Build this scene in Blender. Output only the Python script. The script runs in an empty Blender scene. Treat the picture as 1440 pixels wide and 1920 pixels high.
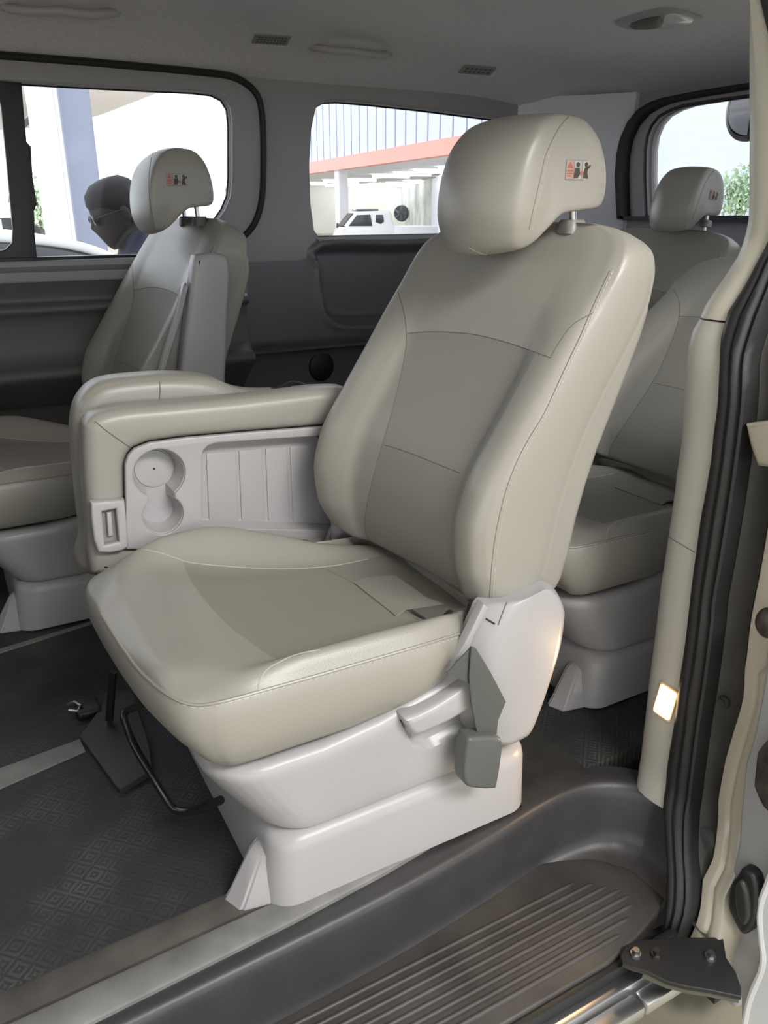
import bpy, bmesh, math, random
import numpy as np
from mathutils import Vector, Matrix
from mathutils.bvhtree import BVHTree
random.seed(4)
S = bpy.context.scene
COL = S.collection
R = math.radians

# ------------------------------------------------------------------ camera
CP = Vector((0, 0, 1.05)); FPX = 1470.0; PITCH = R(21); YAW = R(29)
FW = Vector((math.sin(YAW)*math.cos(PITCH), math.cos(YAW)*math.cos(PITCH), -math.sin(PITCH)))
RT = Vector((math.cos(YAW), -math.sin(YAW), 0)); UP = RT.cross(FW)
cd = bpy.data.cameras.new('camera'); cam = bpy.data.objects.new('camera', cd); COL.objects.link(cam)
cd.sensor_fit = 'VERTICAL'; cd.sensor_height = 36.0; cd.lens = FPX/1920*36.0
cd.clip_start = 0.02; cd.clip_end = 300
cam.matrix_world = Matrix(((RT.x, UP.x, -FW.x, CP.x), (RT.y, UP.y, -FW.y, CP.y), (RT.z, UP.z, -FW.z, CP.z), (0, 0, 0, 1)))
S.camera = cam

def ray(u, v): return FW*FPX + RT*(u-720) - UP*(v-960)
def at(u, v, x=None, y=None, z=None):
    """where the sight line of a photo point meets a real plane of the van"""
    d = ray(u, v)
    if x is not None: t = (x-CP.x)/d.x
    elif y is not None: t = (y-CP.y)/d.y
    else: t = (z-CP.z)/d.z
    return CP + d*t
def az(u, dist, z):
    a = YAW + math.atan((u-720)/math.hypot(FPX, 560))
    return Vector((math.sin(a)*dist, math.cos(a)*dist, z))

# ------------------------------------------------------------------ materials
MATS = {}
def mat(name, col, rough=.5, metal=0., bump=None, var=0., scale=8., emit=None, spec=.5, coat=0.):
    m = bpy.data.materials.new(name); m.use_nodes = True
    nt = m.node_tree; b = nt.nodes['Principled BSDF']
    b.inputs['Base Color'].default_value = (*col, 1); b.inputs['Roughness'].default_value = rough
    b.inputs['Metallic'].default_value = metal; b.inputs['Specular IOR Level'].default_value = spec
    b.inputs['Coat Weight'].default_value = coat
    tc = nt.nodes.new('ShaderNodeTexCoord')
    if var:
        n = nt.nodes.new('ShaderNodeTexNoise'); n.inputs['Scale'].default_value = scale; n.inputs['Detail'].default_value = 6
        nt.links.new(tc.outputs['Object'], n.inputs['Vector'])
        r = nt.nodes.new('ShaderNodeMapRange'); r.inputs['From Min'].default_value = .3; r.inputs['From Max'].default_value = .7
        r.inputs['To Min'].default_value = 1-var; r.inputs['To Max'].default_value = 1+var
        nt.links.new(n.outputs['Fac'], r.inputs['Value'])
        mx = nt.nodes.new('ShaderNodeVectorMath'); mx.operation = 'SCALE'; mx.inputs[0].default_value = col
        nt.links.new(r.outputs['Result'], mx.inputs['Scale']); nt.links.new(mx.outputs['Vector'], b.inputs['Base Color'])
    if bump:
        kind, sc, st = bump
        if kind == 'noise':
            t = nt.nodes.new('ShaderNodeTexNoise'); t.inputs['Detail'].default_value = 4
        else:
            t = nt.nodes.new('ShaderNodeTexVoronoi')
        t.inputs['Scale'].default_value = sc; nt.links.new(tc.outputs['Object'], t.inputs['Vector'])
        bp = nt.nodes.new('ShaderNodeBump'); bp.inputs['Strength'].default_value = st; bp.inputs['Distance'].default_value = .001
        nt.links.new(t.outputs['Fac' if kind == 'noise' else 'Distance'], bp.inputs['Height'])
        nt.links.new(bp.outputs['Normal'], b.inputs['Normal'])
    if emit:
        b.inputs['Emission Color'].default_value = (*emit[0], 1); b.inputs['Emission Strength'].default_value = emit[1]
    MATS[name] = m
    return m
def glass(name, tint):
    m = bpy.data.materials.new(name); m.use_nodes = True; nt = m.node_tree; nt.nodes.clear()
    o = nt.nodes.new('ShaderNodeOutputMaterial'); mx = nt.nodes.new('ShaderNodeMixShader')
    t = nt.nodes.new('ShaderNodeBsdfTransparent'); t.inputs[0].default_value = (*tint, 1)
    g = nt.nodes.new('ShaderNodeBsdfGlossy'); g.inputs['Roughness'].default_value = .02
    f = nt.nodes.new('ShaderNodeFresnel'); f.inputs['IOR'].default_value = 1.25
    nt.links.new(f.outputs[0], mx.inputs[0]); nt.links.new(t.outputs[0], mx.inputs[1]); nt.links.new(g.outputs[0], mx.inputs[2])
    nt.links.new(mx.outputs[0], o.inputs[0]); return m

LEATHER = mat('leather', (.310, .295, .260), .36, bump=('voronoi', 420, .12), var=.03, scale=5)
INSERT = mat('perforated leather', (.27, .256, .224), .5, bump=('voronoi', 600, .3), var=.03, scale=5)
SEAM = mat('seam thread', (.14, .13, .11), .8)
THREAD = mat('pale thread', (.46, .44, .39), .7)
PLASTIC = mat('grey plastic', (.395, .385, .39), .34, bump=('noise', 500, .12), var=.02)
PLASTIC_D = mat('dark gap plastic', (.12, .118, .115), .6)  # for gaps, slots and small dark fittings
TRIM = mat('cream trim', (.50, .475, .40), .5, bump=('noise', 700, .15))
HEAD = mat('headliner cloth', (.72, .70, .74), .95, bump=('noise', 500, .5), var=.10, scale=180)
LTRIM = mat('pillar trim', (.34, .33, .345), .6, bump=('noise', 500, .2))
DTRIM = mat('dark door trim', (.155, .148, .145), .5, bump=('noise', 500, .2))
QTRIM = mat('dark quarter trim', (.16, .153, .168), .30, bump=('noise', 500, .2))
BLACK = mat('black plastic', (.014, .014, .015), .45)
RUBBER = mat('black rubber', (.013, .0125, .013), .55, var=.15, scale=30)
BUCKLE = mat('belt buckle grey', (.105, .108, .104), .42)
WEB = mat('belt webbing', (.082, .088, .082), .75, bump=('noise', 900, .3))
STEP = mat('step plastic', (.044, .0425, .045), .40, bump=('noise', 400, .25), var=.14, scale=14)
SCUFF = mat('worn sill strip', (.21, .208, .20), .5, var=.3, scale=11)
CHROME = mat('brushed metal', (.66, .66, .68), .34, metal=1.)
STEEL = mat('bolt steel', (.25, .25, .26), .35, metal=1.)
DSTEEL = mat('black bar steel', (.10, .096, .09), .28, metal=.9)
PAINT = mat('champagne paint', (.40, .365, .29), .3, coat=.3)
DOORPAINT = mat('silver door paint', (.30, .30, .295), .35, var=.06, scale=12)
JAMB_SHADE = mat('shaded jamb', (.038, .035, .031), .55, var=.25, scale=12)  # shade on the beige jamb painted in as a dark tone
RUST = mat('rusty latch', (.055, .045, .038), .5, metal=.4, var=.5, scale=60)
WHITE = mat('white paint', (.75, .75, .76), .35)
GLASS = glass('window glass', (.93, .95, .97))
CONC = mat('concrete ground', (.42, .385, .29), .85, var=.22, scale=2.2, bump=('noise', 60, .4))
LAMPW = mat('lit courtesy lens', (1, .8, .5), .4, emit=((1.0, .72, .40), 9.0))

def panel_mat():
    """leather whose sewn-in centre panels are a darker perforated hide; 'panel' is the signed distance to the panel's seam"""
    m = mat('two-tone leather', (.310, .295, .260), .36, bump=('voronoi', 420, .12))
    nt = m.node_tree; b = nt.nodes['Principled BSDF']
    a = nt.nodes.new('ShaderNodeAttribute'); a.attribute_name = 'panel'
    g = nt.nodes.new('ShaderNodeMapRange'); g.inputs['From Min'].default_value = -.0006; g.inputs['From Max'].default_value = .0006
    nt.links.new(a.outputs['Fac'], g.inputs['Value'])
    c = nt.nodes.new('ShaderNodeMix'); c.data_type = 'RGBA'
    c.inputs[6].default_value = (.310, .295, .260, 1); c.inputs[7].default_value = (.255, .242, .210, 1)
    nt.links.new(g.outputs[0], c.inputs['Factor']); nt.links.new(c.outputs[2], b.inputs['Base Color'])
    r = nt.nodes.new('ShaderNodeMapRange'); r.inputs['To Min'].default_value = .36; r.inputs['To Max'].default_value = .5
    nt.links.new(g.outputs[0], r.inputs['Value']); nt.links.new(r.outputs[0], b.inputs['Roughness']); return m
TWOTONE = panel_mat()
def panel_mask(o, fn):
    off = world_loc(o); at_ = o.data.attributes.new('panel', 'FLOAT', 'POINT')
    for i, v in enumerate(o.data.vertices): at_.data[i].value = fn(v.co+off)
def floor_mat():
    m = mat('floor mat', (.03, .03, .032), .62)
    nt = m.node_tree; b = nt.nodes['Principled BSDF']; tc = nt.nodes.new('ShaderNodeTexCoord')
    outs = []
    # short raised bars laid in alternating directions (tread mat)
    vs = nt.nodes.new('ShaderNodeVectorMath'); vs.operation = 'SCALE'; vs.inputs['Scale'].default_value = 1
    nt.links.new(tc.outputs['Object'], vs.inputs[0])
    ck = nt.nodes.new('ShaderNodeTexChecker'); ck.inputs['Scale'].default_value = 46
    nt.links.new(vs.outputs[0], ck.inputs['Vector'])
    for ang in (45, -45):
        mp = nt.nodes.new('ShaderNodeMapping'); mp.inputs['Rotation'].default_value = (0, 0, R(ang))
        nt.links.new(vs.outputs[0], mp.inputs['Vector'])
        w = nt.nodes.new('ShaderNodeTexWave'); w.inputs['Scale'].default_value = 34; w.inputs['Distortion'].default_value = 1.5; w.inputs['Detail Scale'].default_value = 3
        nt.links.new(mp.outputs[0], w.inputs['Vector']); outs.append(w)
    mx = nt.nodes.new('ShaderNodeMix'); mx.data_type = 'FLOAT'
    nt.links.new(ck.outputs['Fac'], mx.inputs['Factor']); nt.links.new(outs[0].outputs['Fac'], mx.inputs[2]); nt.links.new(outs[1].outputs['Fac'], mx.inputs[3])
    bp = nt.nodes.new('ShaderNodeBump'); bp.inputs['Strength'].default_value = .3; bp.inputs['Distance'].default_value = .0015
    nt.links.new(mx.outputs[0], bp.inputs['Height']); nt.links.new(bp.outputs[0], b.inputs['Normal'])
    # dust caught on the raised bars
    n = nt.nodes.new('ShaderNodeTexNoise'); n.inputs['Scale'].default_value = 7; n.inputs['Detail'].default_value = 5
    nt.links.new(tc.outputs['Object'], n.inputs['Vector'])
    r = nt.nodes.new('ShaderNodeMapRange'); r.inputs['From Min'].default_value = .45; r.inputs['From Max'].default_value = .75
    nt.links.new(n.outputs['Fac'], r.inputs['Value'])
    mul = nt.nodes.new('ShaderNodeMath'); mul.operation = 'MULTIPLY'
    nt.links.new(r.outputs[0], mul.inputs[0]); nt.links.new(mx.outputs[0], mul.inputs[1])
    cm = nt.nodes.new('ShaderNodeMix'); cm.data_type = 'RGBA'
    cm.inputs[6].default_value = (.030, .030, .033, 1); cm.inputs[7].default_value = (.10, .095, .088, 1)
    nt.links.new(mul.outputs[0], cm.inputs['Factor']); nt.links.new(cm.outputs[2], b.inputs['Base Color'])
    return m
MATFLOOR = floor_mat()

# ------------------------------------------------------------------ mesh helpers
def link(name, me, m, parent=None, angle=38, loc=None):
    for p in me.polygons: p.use_smooth = True
    try: me.set_sharp_from_angle(angle=R(angle))
    except Exception: pass
    me.materials.clear()
    for mm in (m if isinstance(m, (list, tuple)) else [m]): me.materials.append(mm)
    o = bpy.data.objects.new(name, me); COL.objects.link(o)
    if parent is not None: place(o, parent)
    return o
def place(o, parent):
    """keep world geometry: vertices are given in world space, parents are pure translations"""
    off = world_loc(parent)
    o.data.transform(Matrix.Translation(-off)); o.parent = parent
def world_loc(o):
    v = Vector((0, 0, 0))
    while o is not None: v = v + o.location; o = o.parent
    return v
def obj(name, bm, m, parent=None, angle=38, normals=True):
    if normals: bmesh.ops.recalc_face_normals(bm, faces=bm.faces)
    me = bpy.data.meshes.new(name); bm.to_mesh(me); bm.free()
    return link(name, me, m, parent, angle)
def empty(name, loc, label, cat, group=None):
    o = bpy.data.objects.new(name, None); COL.objects.link(o); o.location = loc
    o.empty_display_size = .1; return tag(o, label, cat, group)
def tag(o, label, cat, group=None, kind=None):
    if label: o['label'] = label
    if cat: o['category'] = cat
    if group: o['group'] = group
    if kind: o['kind'] = kind
    return o
def struct(o): o['kind'] = 'structure'; return o

def rings(bm, rs, close=True, cap0=True, cap1=True):
    """skin a list of equally long vertex rings"""
    vs = [[bm.verts.new(p) for p in r] for r in rs]
    n = len(vs[0])
    for a, b in zip(vs, vs[1:]):
        for i in range(n if close else n-1):
            j = (i+1) % n
            bm.faces.new((a[i], a[j], b[j], b[i]))
    if close and cap0: bm.faces.new(vs[0])
    if close and cap1: bm.faces.new(vs[-1])
    return vs
def catmull(pts, per=8, closed=False):
    P = [np.array(p, float) for p in pts]; out = []; n = len(P)
    for i in range(n if closed else n-1):
        if closed: a, b, c, d = P[i-1], P[i], P[(i+1) % n], P[(i+2) % n]
        else: a, b, c, d = P[max(i-1, 0)], P[i], P[i+1], P[min(i+2, n-1)]
        for k in range(per):
            t = k/per
            out.append(.5*((2*b)+(-a+c)*t+(2*a-5*b+4*c-d)*t*t+(-a+3*b-3*c+d)*t**3))
    if not closed: out.append(P[-1])
    return out
def hermite(xs, ys):
    xs = np.array(xs, float); ys = np.array(ys, float)
    d = np.diff(ys)/np.diff(xs); m = np.empty_like(ys); m[0] = d[0]; m[-1] = d[-1]
    for i in range(1, len(ys)-1):
        m[i] = 0 if d[i-1]*d[i] <= 0 else 2*d[i-1]*d[i]/(d[i-1]+d[i])
    def f(x):
        x = min(max(x, xs[0]), xs[-1]); i = min(max(int(np.searchsorted(xs, x))-1, 0), len(xs)-2)
        h = xs[i+1]-xs[i]; t = (x-xs[i])/h
        return float((2*t**3-3*t*t+1)*ys[i]+(t**3-2*t*t+t)*h*m[i]+(-2*t**3+3*t*t)*ys[i+1]+(t**3-t*t)*h*m[i+1])
    return f
def tube(bm, pts, r, n=8, flat=1.0, caps=True):
    P = [Vector(p) for p in pts]; rs = []; prev = None
    for i, p in enumerate(P):
        t = (P[min(i+1, len(P)-1)]-P[max(i-1, 0)])
        if t.length < 1e-9: t = Vector((0, 0, 1))
        t.normalize()
        if prev is None:
            ref = Vector((0, 0, 1)) if abs(t.z) < .9 else Vector((1, 0, 0)); a = t.cross(ref).normalized()
        else: a = (prev - t*prev.dot(t)).normalized()
        prev = a; b = t.cross(a)
        rr = r(i/(len(P)-1)) if callable(r) else r
        rs.append([p + a*(rr*math.cos(2*math.pi*k/n)) + b*(rr*flat*math.sin(2*math.pi*k/n)) for k in range(n)])
    rings(bm, rs, cap0=caps, cap1=caps)
def box(bm, x0, x1, y0, y1, z0, z1, bev=0., seg=2, M=None):
    mtx = Matrix.Translation(((x0+x1)/2, (y0+y1)/2, (z0+z1)/2)) @ Matrix.Diagonal((x1-x0, y1-y0, z1-z0, 1))
    if M is not None: mtx = M @ mtx
    r = bmesh.ops.create_cube(bm, size=1, matrix=mtx)
    if bev:
        es = list({e for v in r['verts'] for e in v.link_edges})
        bmesh.ops.bevel(bm, geom=es, offset=bev, segments=seg, affect='EDGES', profile=.5)
def rrect(x0, x1, y0, y1, r, n=6):
    out = []
    for cx, cy, a0 in ((x1-r, y1-r, 0), (x0+r, y1-r, 90), (x0+r, y0+r, 180), (x1-r, y0+r, 270)):
        for k in range(n+1):
            a = R(a0+90*k/n); out.append((cx+r*math.cos(a), cy+r*math.sin(a)))
    return out
def rrloft(bm, levels, n=8):
    """levels of (z, x0, x1, y0, y1, corner radius)"""
    rings(bm, [[(x, y, z) for x, y in rrect(x0, x1, y0, y1, r, n)] for z, x0, x1, y0, y1, r in levels])
def resample(ring, n):
    P = np.array(ring+[ring[0]], float); d = np.r_[0, np.cumsum(np.linalg.norm(np.diff(P, axis=0), axis=1))]
    t = np.linspace(0, d[-1], n, endpoint=False)
    return [tuple(np.interp(x, d, P[:, k]) for k in range(P.shape[1])) for x in t]
def in_px(poly, u, v):
    """signed pixel distance to a polygon, positive inside"""
    ins = False; best = 1e9
    for (x0, y0), (x1, y1) in zip(poly, poly[1:]+poly[:1]):
        if (y0 > v) != (y1 > v) and u < (x1-x0)*(v-y0)/(y1-y0)+x0: ins = not ins
        L = (x1-x0)**2+(y1-y0)**2; t = max(0, min(1, ((u-x0)*(x1-x0)+(v-y0)*(y1-y0))/L))
        best = min(best, math.hypot(u-x0-t*(x1-x0), v-y0-t*(y1-y0)))
    return best if ins else -best
def px_of(p):
    d = Vector(p)-CP; z = d.dot(FW); return 720+FPX*d.dot(RT)/z, 960-FPX*d.dot(UP)/z
def plate(loops, thick, bev, M, res=3):
    """flat plate with rounded edges and holes: 2D loops, filled by the even-odd rule; M maps (a, b, depth) to world"""
    cu = bpy.data.curves.new('plate', 'CURVE'); cu.dimensions = '2D'; cu.fill_mode = 'BOTH'
    for lp in loops:
        sp = cu.splines.new('POLY'); sp.points.add(len(lp)-1); sp.use_cyclic_u = True
        for q, p in zip(sp.points, lp): q.co = (p[0], p[1], 0, 1)
    cu.extrude = max(thick/2-bev, .0002); cu.bevel_depth = bev; cu.bevel_resolution = res; cu.offset = -bev
    o = bpy.data.objects.new('plate', cu); COL.objects.link(o)
    dg = bpy.context.evaluated_depsgraph_get(); me = bpy.data.meshes.new_from_object(o.evaluated_get(dg))
    bpy.data.objects.remove(o); bpy.data.curves.remove(cu)
    bm = bmesh.new(); bm.from_mesh(me); bpy.data.meshes.remove(me)
    bmesh.ops.remove_doubles(bm, verts=bm.verts, dist=.00005)
    bm.transform(M); return bm
def MXZ(yc): return Matrix(((1, 0, 0, 0), (0, 0, 1, yc), (0, 1, 0, 0), (0, 0, 0, 1)))      # (a,b,d) -> (x=a, z=b, y=yc+d)
def MYZ(xc): return Matrix(((0, 0, 1, xc), (1, 0, 0, 0), (0, 1, 0, 0), (0, 0, 0, 1)))      # -> (y=a, z=b, x=xc+d)
def MXY(zc): return Matrix.Translation((0, 0, zc))
def pxz(pts, y, per=0, closed=True):
    q = [at(u, v, y=y) for u, v in pts]; q = [(p.x, p.z) for p in q]
    return [tuple(p) for p in catmull(q, per, closed)] if per else q
def pyz(pts, x, per=0):
    q = [at(u, v, x=x) for u, v in pts]; q = [(p.y, p.z) for p in q]
    return [tuple(p) for p in catmull(q, per, True)] if per else q
def pxy(pts, z, per=0):
    q = [at(u, v, z=z) for u, v in pts]; q = [(p.x, p.y) for p in q]
    return [tuple(p) for p in catmull(q, per, True)] if per else q
def slabxz(pts, y0, y1, bev, per=0):
    return plate([pxz(pts, y0, per)], y1-y0, bev, MXZ((y0+y1)/2))
def boolcut(o, bm, op='DIFFERENCE'):
    """carve a cutter out of a mesh for good"""
    me = bpy.data.meshes.new('cutter'); bmesh.ops.recalc_face_normals(bm, faces=bm.faces); bm.to_mesh(me); bm.free()
    c = bpy.data.objects.new('cutter', me); COL.objects.link(c)
    c.location = world_loc(o)*0
    md = o.modifiers.new('b', 'BOOLEAN'); md.object = c; md.operation = op; md.solver = 'EXACT'
    dg = bpy.context.evaluated_depsgraph_get(); me2 = bpy.data.meshes.new_from_object(o.evaluated_get(dg))
    o.modifiers.clear(); old = o.data; o.data = me2; bpy.data.meshes.remove(old)
    bpy.data.objects.remove(c); bpy.data.meshes.remove(me)
    for p in o.data.polygons: p.use_smooth = True
    o.data.set_sharp_from_angle(angle=R(38))
def bvh(o):
    bm = bmesh.new(); bm.from_mesh(o.data); bm.transform(Matrix.Translation(world_loc(o)))
    t = BVHTree.FromBMesh(bm); bm.free(); return t
def on_surface(tree, px, per=8, lift=0.):
    """a line seen in the photo, laid on the surface that carries it"""
    out = []
    for p in catmull(px, per):
        d = ray(p[0], p[1]).normalized(); h = tree.ray_cast(CP, d)
        if h[0] is not None:
            n = h[1] if h[1].dot(d) < 0 else -h[1]
            out.append(h[0] + n*lift)
    return out
def clean(pts, tol=.03):
    """drop hits that jump to another surface"""
    if len(pts) < 3: return pts
    o = [pts[0]]
    for p in pts[1:]:
        if (p-o[-1]).length < tol: o.append(p)
    return o
def seam_obj(name, lines, m, parent, r=.0013):
    bm = bmesh.new()
    for l in lines:
        if len(l) > 1: tube(bm, l, r, 6)
    return obj(name, bm, m, parent)
def stitches(name, lines, m, parent, length=.005, gap=.003, r=.0008):
    bm = bmesh.new()
    for l in lines:
        acc = 0.; on = True; start = None
        P = [l[0]]
        for a, b in zip(l, l[1:]):
            k = max(1, int((b-a).length/.001))
            P += [a+(b-a)*(i+1)/k for i in range(k)]
        i = 0
        n1, n2 = int(length/.001), int(gap/.001)
        while i+n1 < len(P):
            tube(bm, [P[i], P[i+n1//2], P[i+n1]], r, 5); i += n1+n2
    return obj(name, bm, m, parent)
# ------------------------------------------------------------------ the captain seat
SEATLOC = Vector((0.55, 1.165, 0))
seat = empty('captain_seat', SEATLOC, 'light grey leather captain seat in the open doorway, with belt buckle hanging at its side', 'car seat')

def cushion_bm():
    plan = [(.705, .985), (.672, .952), (.635, .922), (.575, .904), (.48, .903), (.36, .903), (.28, .903), (.232, .912), (.193, .943), (.171, 1.02), (.158, 1.12), (.150, 1.22),
            (.146, 1.31), (.150, 1.375), (.172, 1.41), (.22, 1.426), (.30, 1.43), (.40, 1.425), (.48, 1.405), (.56, 1.37), (.66, 1.35), (.72, 1.34), (.725, 1.165), (.722, 1.02)]
    out = catmull(plan, 12, True); n = len(out)
    X = [.15, .20, .25, .30, .38, .50, .60, .73]
    H = {k: hermite(X, v) for k, v in dict(
        cn=[.96, .95, .94, .928, .928, .930, .932, .934], zn=[.421, .428, .434, .440, .447, .446, .442, .436], sn=[1.02, 1.0, .985, .967, .972, .982, .990, 1.0],
        zi=[.422, .437, .437, .431, .418, .409, .403, .400], cf=[1.36, 1.385, 1.398, 1.402, 1.396, 1.365, 1.325, 1.30], zf=[.422, .440, .460, .474, .478, .452, .425, .402],
        sf=[1.28, 1.31, 1.335, 1.345, 1.325, 1.295, 1.27, 1.24], ef=[1.43, 1.43, 1.43, 1.43, 1.43, 1.405, 1.37, 1.34], ze=[.42, .42, .425, .435, .44, .42, .40, .385]).items()}
    cache = {}
    def section(x):
        k = round(x, 4)
        if k not in cache:
            g = {n_: h(x) for n_, h in H.items()}
            q = catmull([(.90, .420), (g['cn'], g['zn']), (g['sn'], g['zi']+.004), ((g['sn']+1.165)/2, g['zi']), (1.165, g['zi']-.001), ((g['sf']+1.165)/2, g['zi']), (g['sf'], g['zi']+.005), (g['cf'], g['zf']), (g['ef'], g['ze'])], 8)
            cache[k] = ([p[0] for p in q], [p[1] for p in q])
        return cache[k]
    def topz(x, y): ys, zs = section(x); return float(np.interp(y, ys, zs))
    c = np.array((.43, 1.165)); bm = bmesh.new(); rs = []
    K = 46
    for k in range(1, K+1):
        s = k/K; s = 1-(1-s)**1.25; ring = []
        for p in out:
            q = c+(p-c)*s
            z = topz(q[0], q[1])
            e = (1-s)*np.linalg.norm(p-c)
            if e < .022: z = .419+(z-.419)*math.sqrt(max(0, 1-(1-e/.022)**2)) if z > .419 else z
            ring.append((q[0], q[1], z))
        rs.append(ring)
    nor = []
    for i in range(n):
        t = out[(i+1) % n]-out[i-1]; t = t/np.linalg.norm(t); nor.append(np.array((t[1], -t[0])))
    sg = 1 if np.dot(nor[0], out[0]-c) > 0 else -1
    for z, o_, fr in ((.414, .004, 0), (.405, .0075, .000), (.390, .010, .002), (.372, .010, .008), (.352, .006, .018), (.335, 0, .030), (.322, -.010, .044), (.314, -.03, .06), (.312, -.07, .09)):
        ring = []
        for i, p in enumerate(out):
            m = nor[i]*sg; f = max(0, -m[0])**1.3
            q = p+m*o_; q = q+np.array((fr*f, 0))
            ring.append((q[0], q[1], .42-(.42-z)*float(np.interp(p[0], [.45, .68], [1.2, .92]))))
        rs.append(ring)
    rings(bm, rs); return bm
cushion = obj('cushion', cushion_bm(), TWOTONE, seat, 60)

# backrest: rings at rising height
ZL = [.425, .432, .445, .465, .50, .54, .58, .62, .66, .70, .74, .78, .82, .86, .90, .93, .955, .975, .992, 1.005, 1.016, 1.024, 1.029]
xf_ = hermite([.42, .46, .50, .56, .63, .73, .80, .875, .95, 1.0, 1.03], [.675, .658, .646, .640, .655, .715, .762, .812, .866, .903, .925])
xr_ = hermite([.42, .464, .565, .672, .773, .837, .92, .985, 1.012, 1.03], [.77, .792, .809, .838, .885, .924, .964, .972, .960, .942])
yw_ = hermite([.42, .46, .90, .95, .985, 1.008, 1.022, 1.03], [.243, .245, .247, .246, .238, .220, .190, .15])
rec_ = hermite([.42, .50, .60, .72, .80, .86, .92, 1.03], [.030, .034, .042, .040, .034, .020, .006, 0])
SH = .15
def back_ring(z):
    xf, xr, w, rc = xf_(z), xr_(z), yw_(z), rec_(z)
    k = max(0., min(1., (z-.985)/.045)); k = 1-math.sqrt(max(0, 1-k*k))     # rounded top edge
    xm = .45*xf+.55*xr
    so = .026*min(1, max(.35, (1.03-z)/.12))
    prof = [(-1, so), (-.975, so*.55), (-.93, so*.16), (-.86, .001), (-.77, .006*rc/.04), (-.66, rc*.55), (-.57, rc*.93), (-.42, rc*1.0), (-.2, rc*1.02)]
    prof = prof+[(0, rc*1.03)]+[(-s, x) for s, x in prof[::-1]]
    pts = [(xf+x, 1.165+s*w) for s, x in prof]
    d = xr-xf
    # squeezed bottom: bolsters end a little above the centre panel
    pts += [(xf+so+.25*(d-so), 1.165+1.012*w), (xf+so+.6*(d-so), 1.165+1.012*w), (xr-.014, 1.165+w*.995), (xr-.002, 1.165+w*.94), (xr+.006, 1.165+w*.5), (xr+.008, 1.165),
            (xr+.006, 1.165-w*.5), (xr-.002, 1.165-w*.94), (xr-.014, 1.165-w*.995), (xf+so+.6*(d-so), 1.165-1.012*w), (xf+so+.25*(d-so), 1.165-1.012*w)]
    pts = [(xm+(x-xm)*(1-.75*k), y) for x, y in pts]
    ring = catmull(pts, 4, True)
    return [(p[0]+SH*(1.165-p[1]), p[1], z) for p in ring]
def backrest_bm():
    bm = bmesh.new(); fine = []
    for a, b in zip(ZL, ZL[1:]):
        m = max(1, round((b-a)/.008))
        fine += [a+(b-a)*i/m for i in range(m)]
    fine.append(ZL[-1]); rs = [back_ring(z) for z in fine]
    def shrink(r, s, z, s2=None):
        cx = sum(p[0] for p in r)/len(r); cy = 1.165
        return [(cx+(p[0]-cx)*s, cy+(p[1]-cy)*(s2 or s), z) for p in r]
    lo = rs[0]; hi = rs[-1]
    rs = [shrink(lo, .2, .426, .6), shrink(lo, .75, .424, .92)]+[shrink(lo, .93, .4245, .98)]+rs[1:]
    rs += [shrink(hi, .7, 1.0315, .92), shrink(hi, .3, 1.0325, .7)]
    # the side bolsters stop above the seat bracket; the bottom rim slopes up outward
    out = []
    for r in rs:
        rr = []
        for x, y, z in r:
            s = abs(y-1.165)/.245
            lift = max(0, (s-.66)/.34)*.024*max(0, (.50-z)/.075)
            rr.append((x, y, z+lift))
        out.append(rr)
    rings(bm, out); return bm
backrest = obj('backrest', backrest_bm(), TWOTONE, seat, 60)

# headrest: one side profile carried across, front face rounded
HP = [(.905, 1.196), (.940, 1.190), (.966, 1.166), (.982, 1.128), (.988, 1.088), (.984, 1.062), (.968, 1.053), (.935, 1.050), (.905, 1.046), (.880, 1.034), (.855, 1.012), (.832, .992),
      (.806, .981), (.784, .986), (.770, 1.010), (.765, 1.05), (.772, 1.10), (.792, 1.145), (.828, 1.180), (.866, 1.194)]
def headrest_bm(yc=1.1435, hw=.1065, bulge=.040, sh=.35):
    prof = catmull(HP, 5, True); c = np.array((.875, 1.10)); bm = bmesh.new(); rs = []
    tap = hermite([.97, 1.0, 1.05, 1.10, 1.15, 1.20], [.80, .90, .985, 1.0, .97, .86])
    ts = [-1.0, -1.012, -1.01, -.995, -.975, -.94, -.88, -.78, -.62, -.42, -.2, 0, .2, .42, .62, .78, .88, .94, .975, .995, 1.01, 1.012, 1.0]
    sc = [.55, .80, .91, .96, .982, .992, .997, 1, 1, 1, 1, 1, 1, 1, 1, 1, .997, .992, .982, .96, .91, .80, .55]
    for t, s in zip(ts, sc):
        ring = []
        for p in prof:
            front = max(0, min(1, (.90-p[0])/.13)); lowf = max(0, min(1, (1.03-p[1])/.05))
            q = c+(p-c)*s
            x = q[0]+bulge*front*t*t+SH*sh*(-t*hw); z = q[1]+.012*lowf*t*t-.004*(1-lowf)*t*t*(p[1]-1.05)/.14*1.2
            ring.append((x, yc+t*hw*tap(q[1])*(1 if t > 0 else .25+.75/max(.5, tap(q[1]))*tap(q[1])), z))
        rs.append(ring)
    rings(bm, rs); return bm
headrest = obj('headrest', headrest_bm(), LEATHER, seat, 60)
def post_bm(y):
    bm = bmesh.new(); tube(bm, [(.945, y, 1.09), (.951, y, 1.045), (.957, y, 1.00)], .0066, 12); return bm
def guide_bm(y):
    bm = bmesh.new(); rrloft(bm, [(1.015, .930, .972, y-.021, y+.021, .012), (1.033, .932, .970, y-.019, y+.019, .012), (1.0365, .935, .967, y-.016, y+.016, .010)], 5); return bm
for y in (1.068, 1.220):
    obj('headrest_post', post_bm(y), CHROME, headrest)
    obj('headrest_guide', guide_bm(y), MATS.get('guide plastic') or mat('guide plastic', (.22, .21, .195), .4), headrest)
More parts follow.
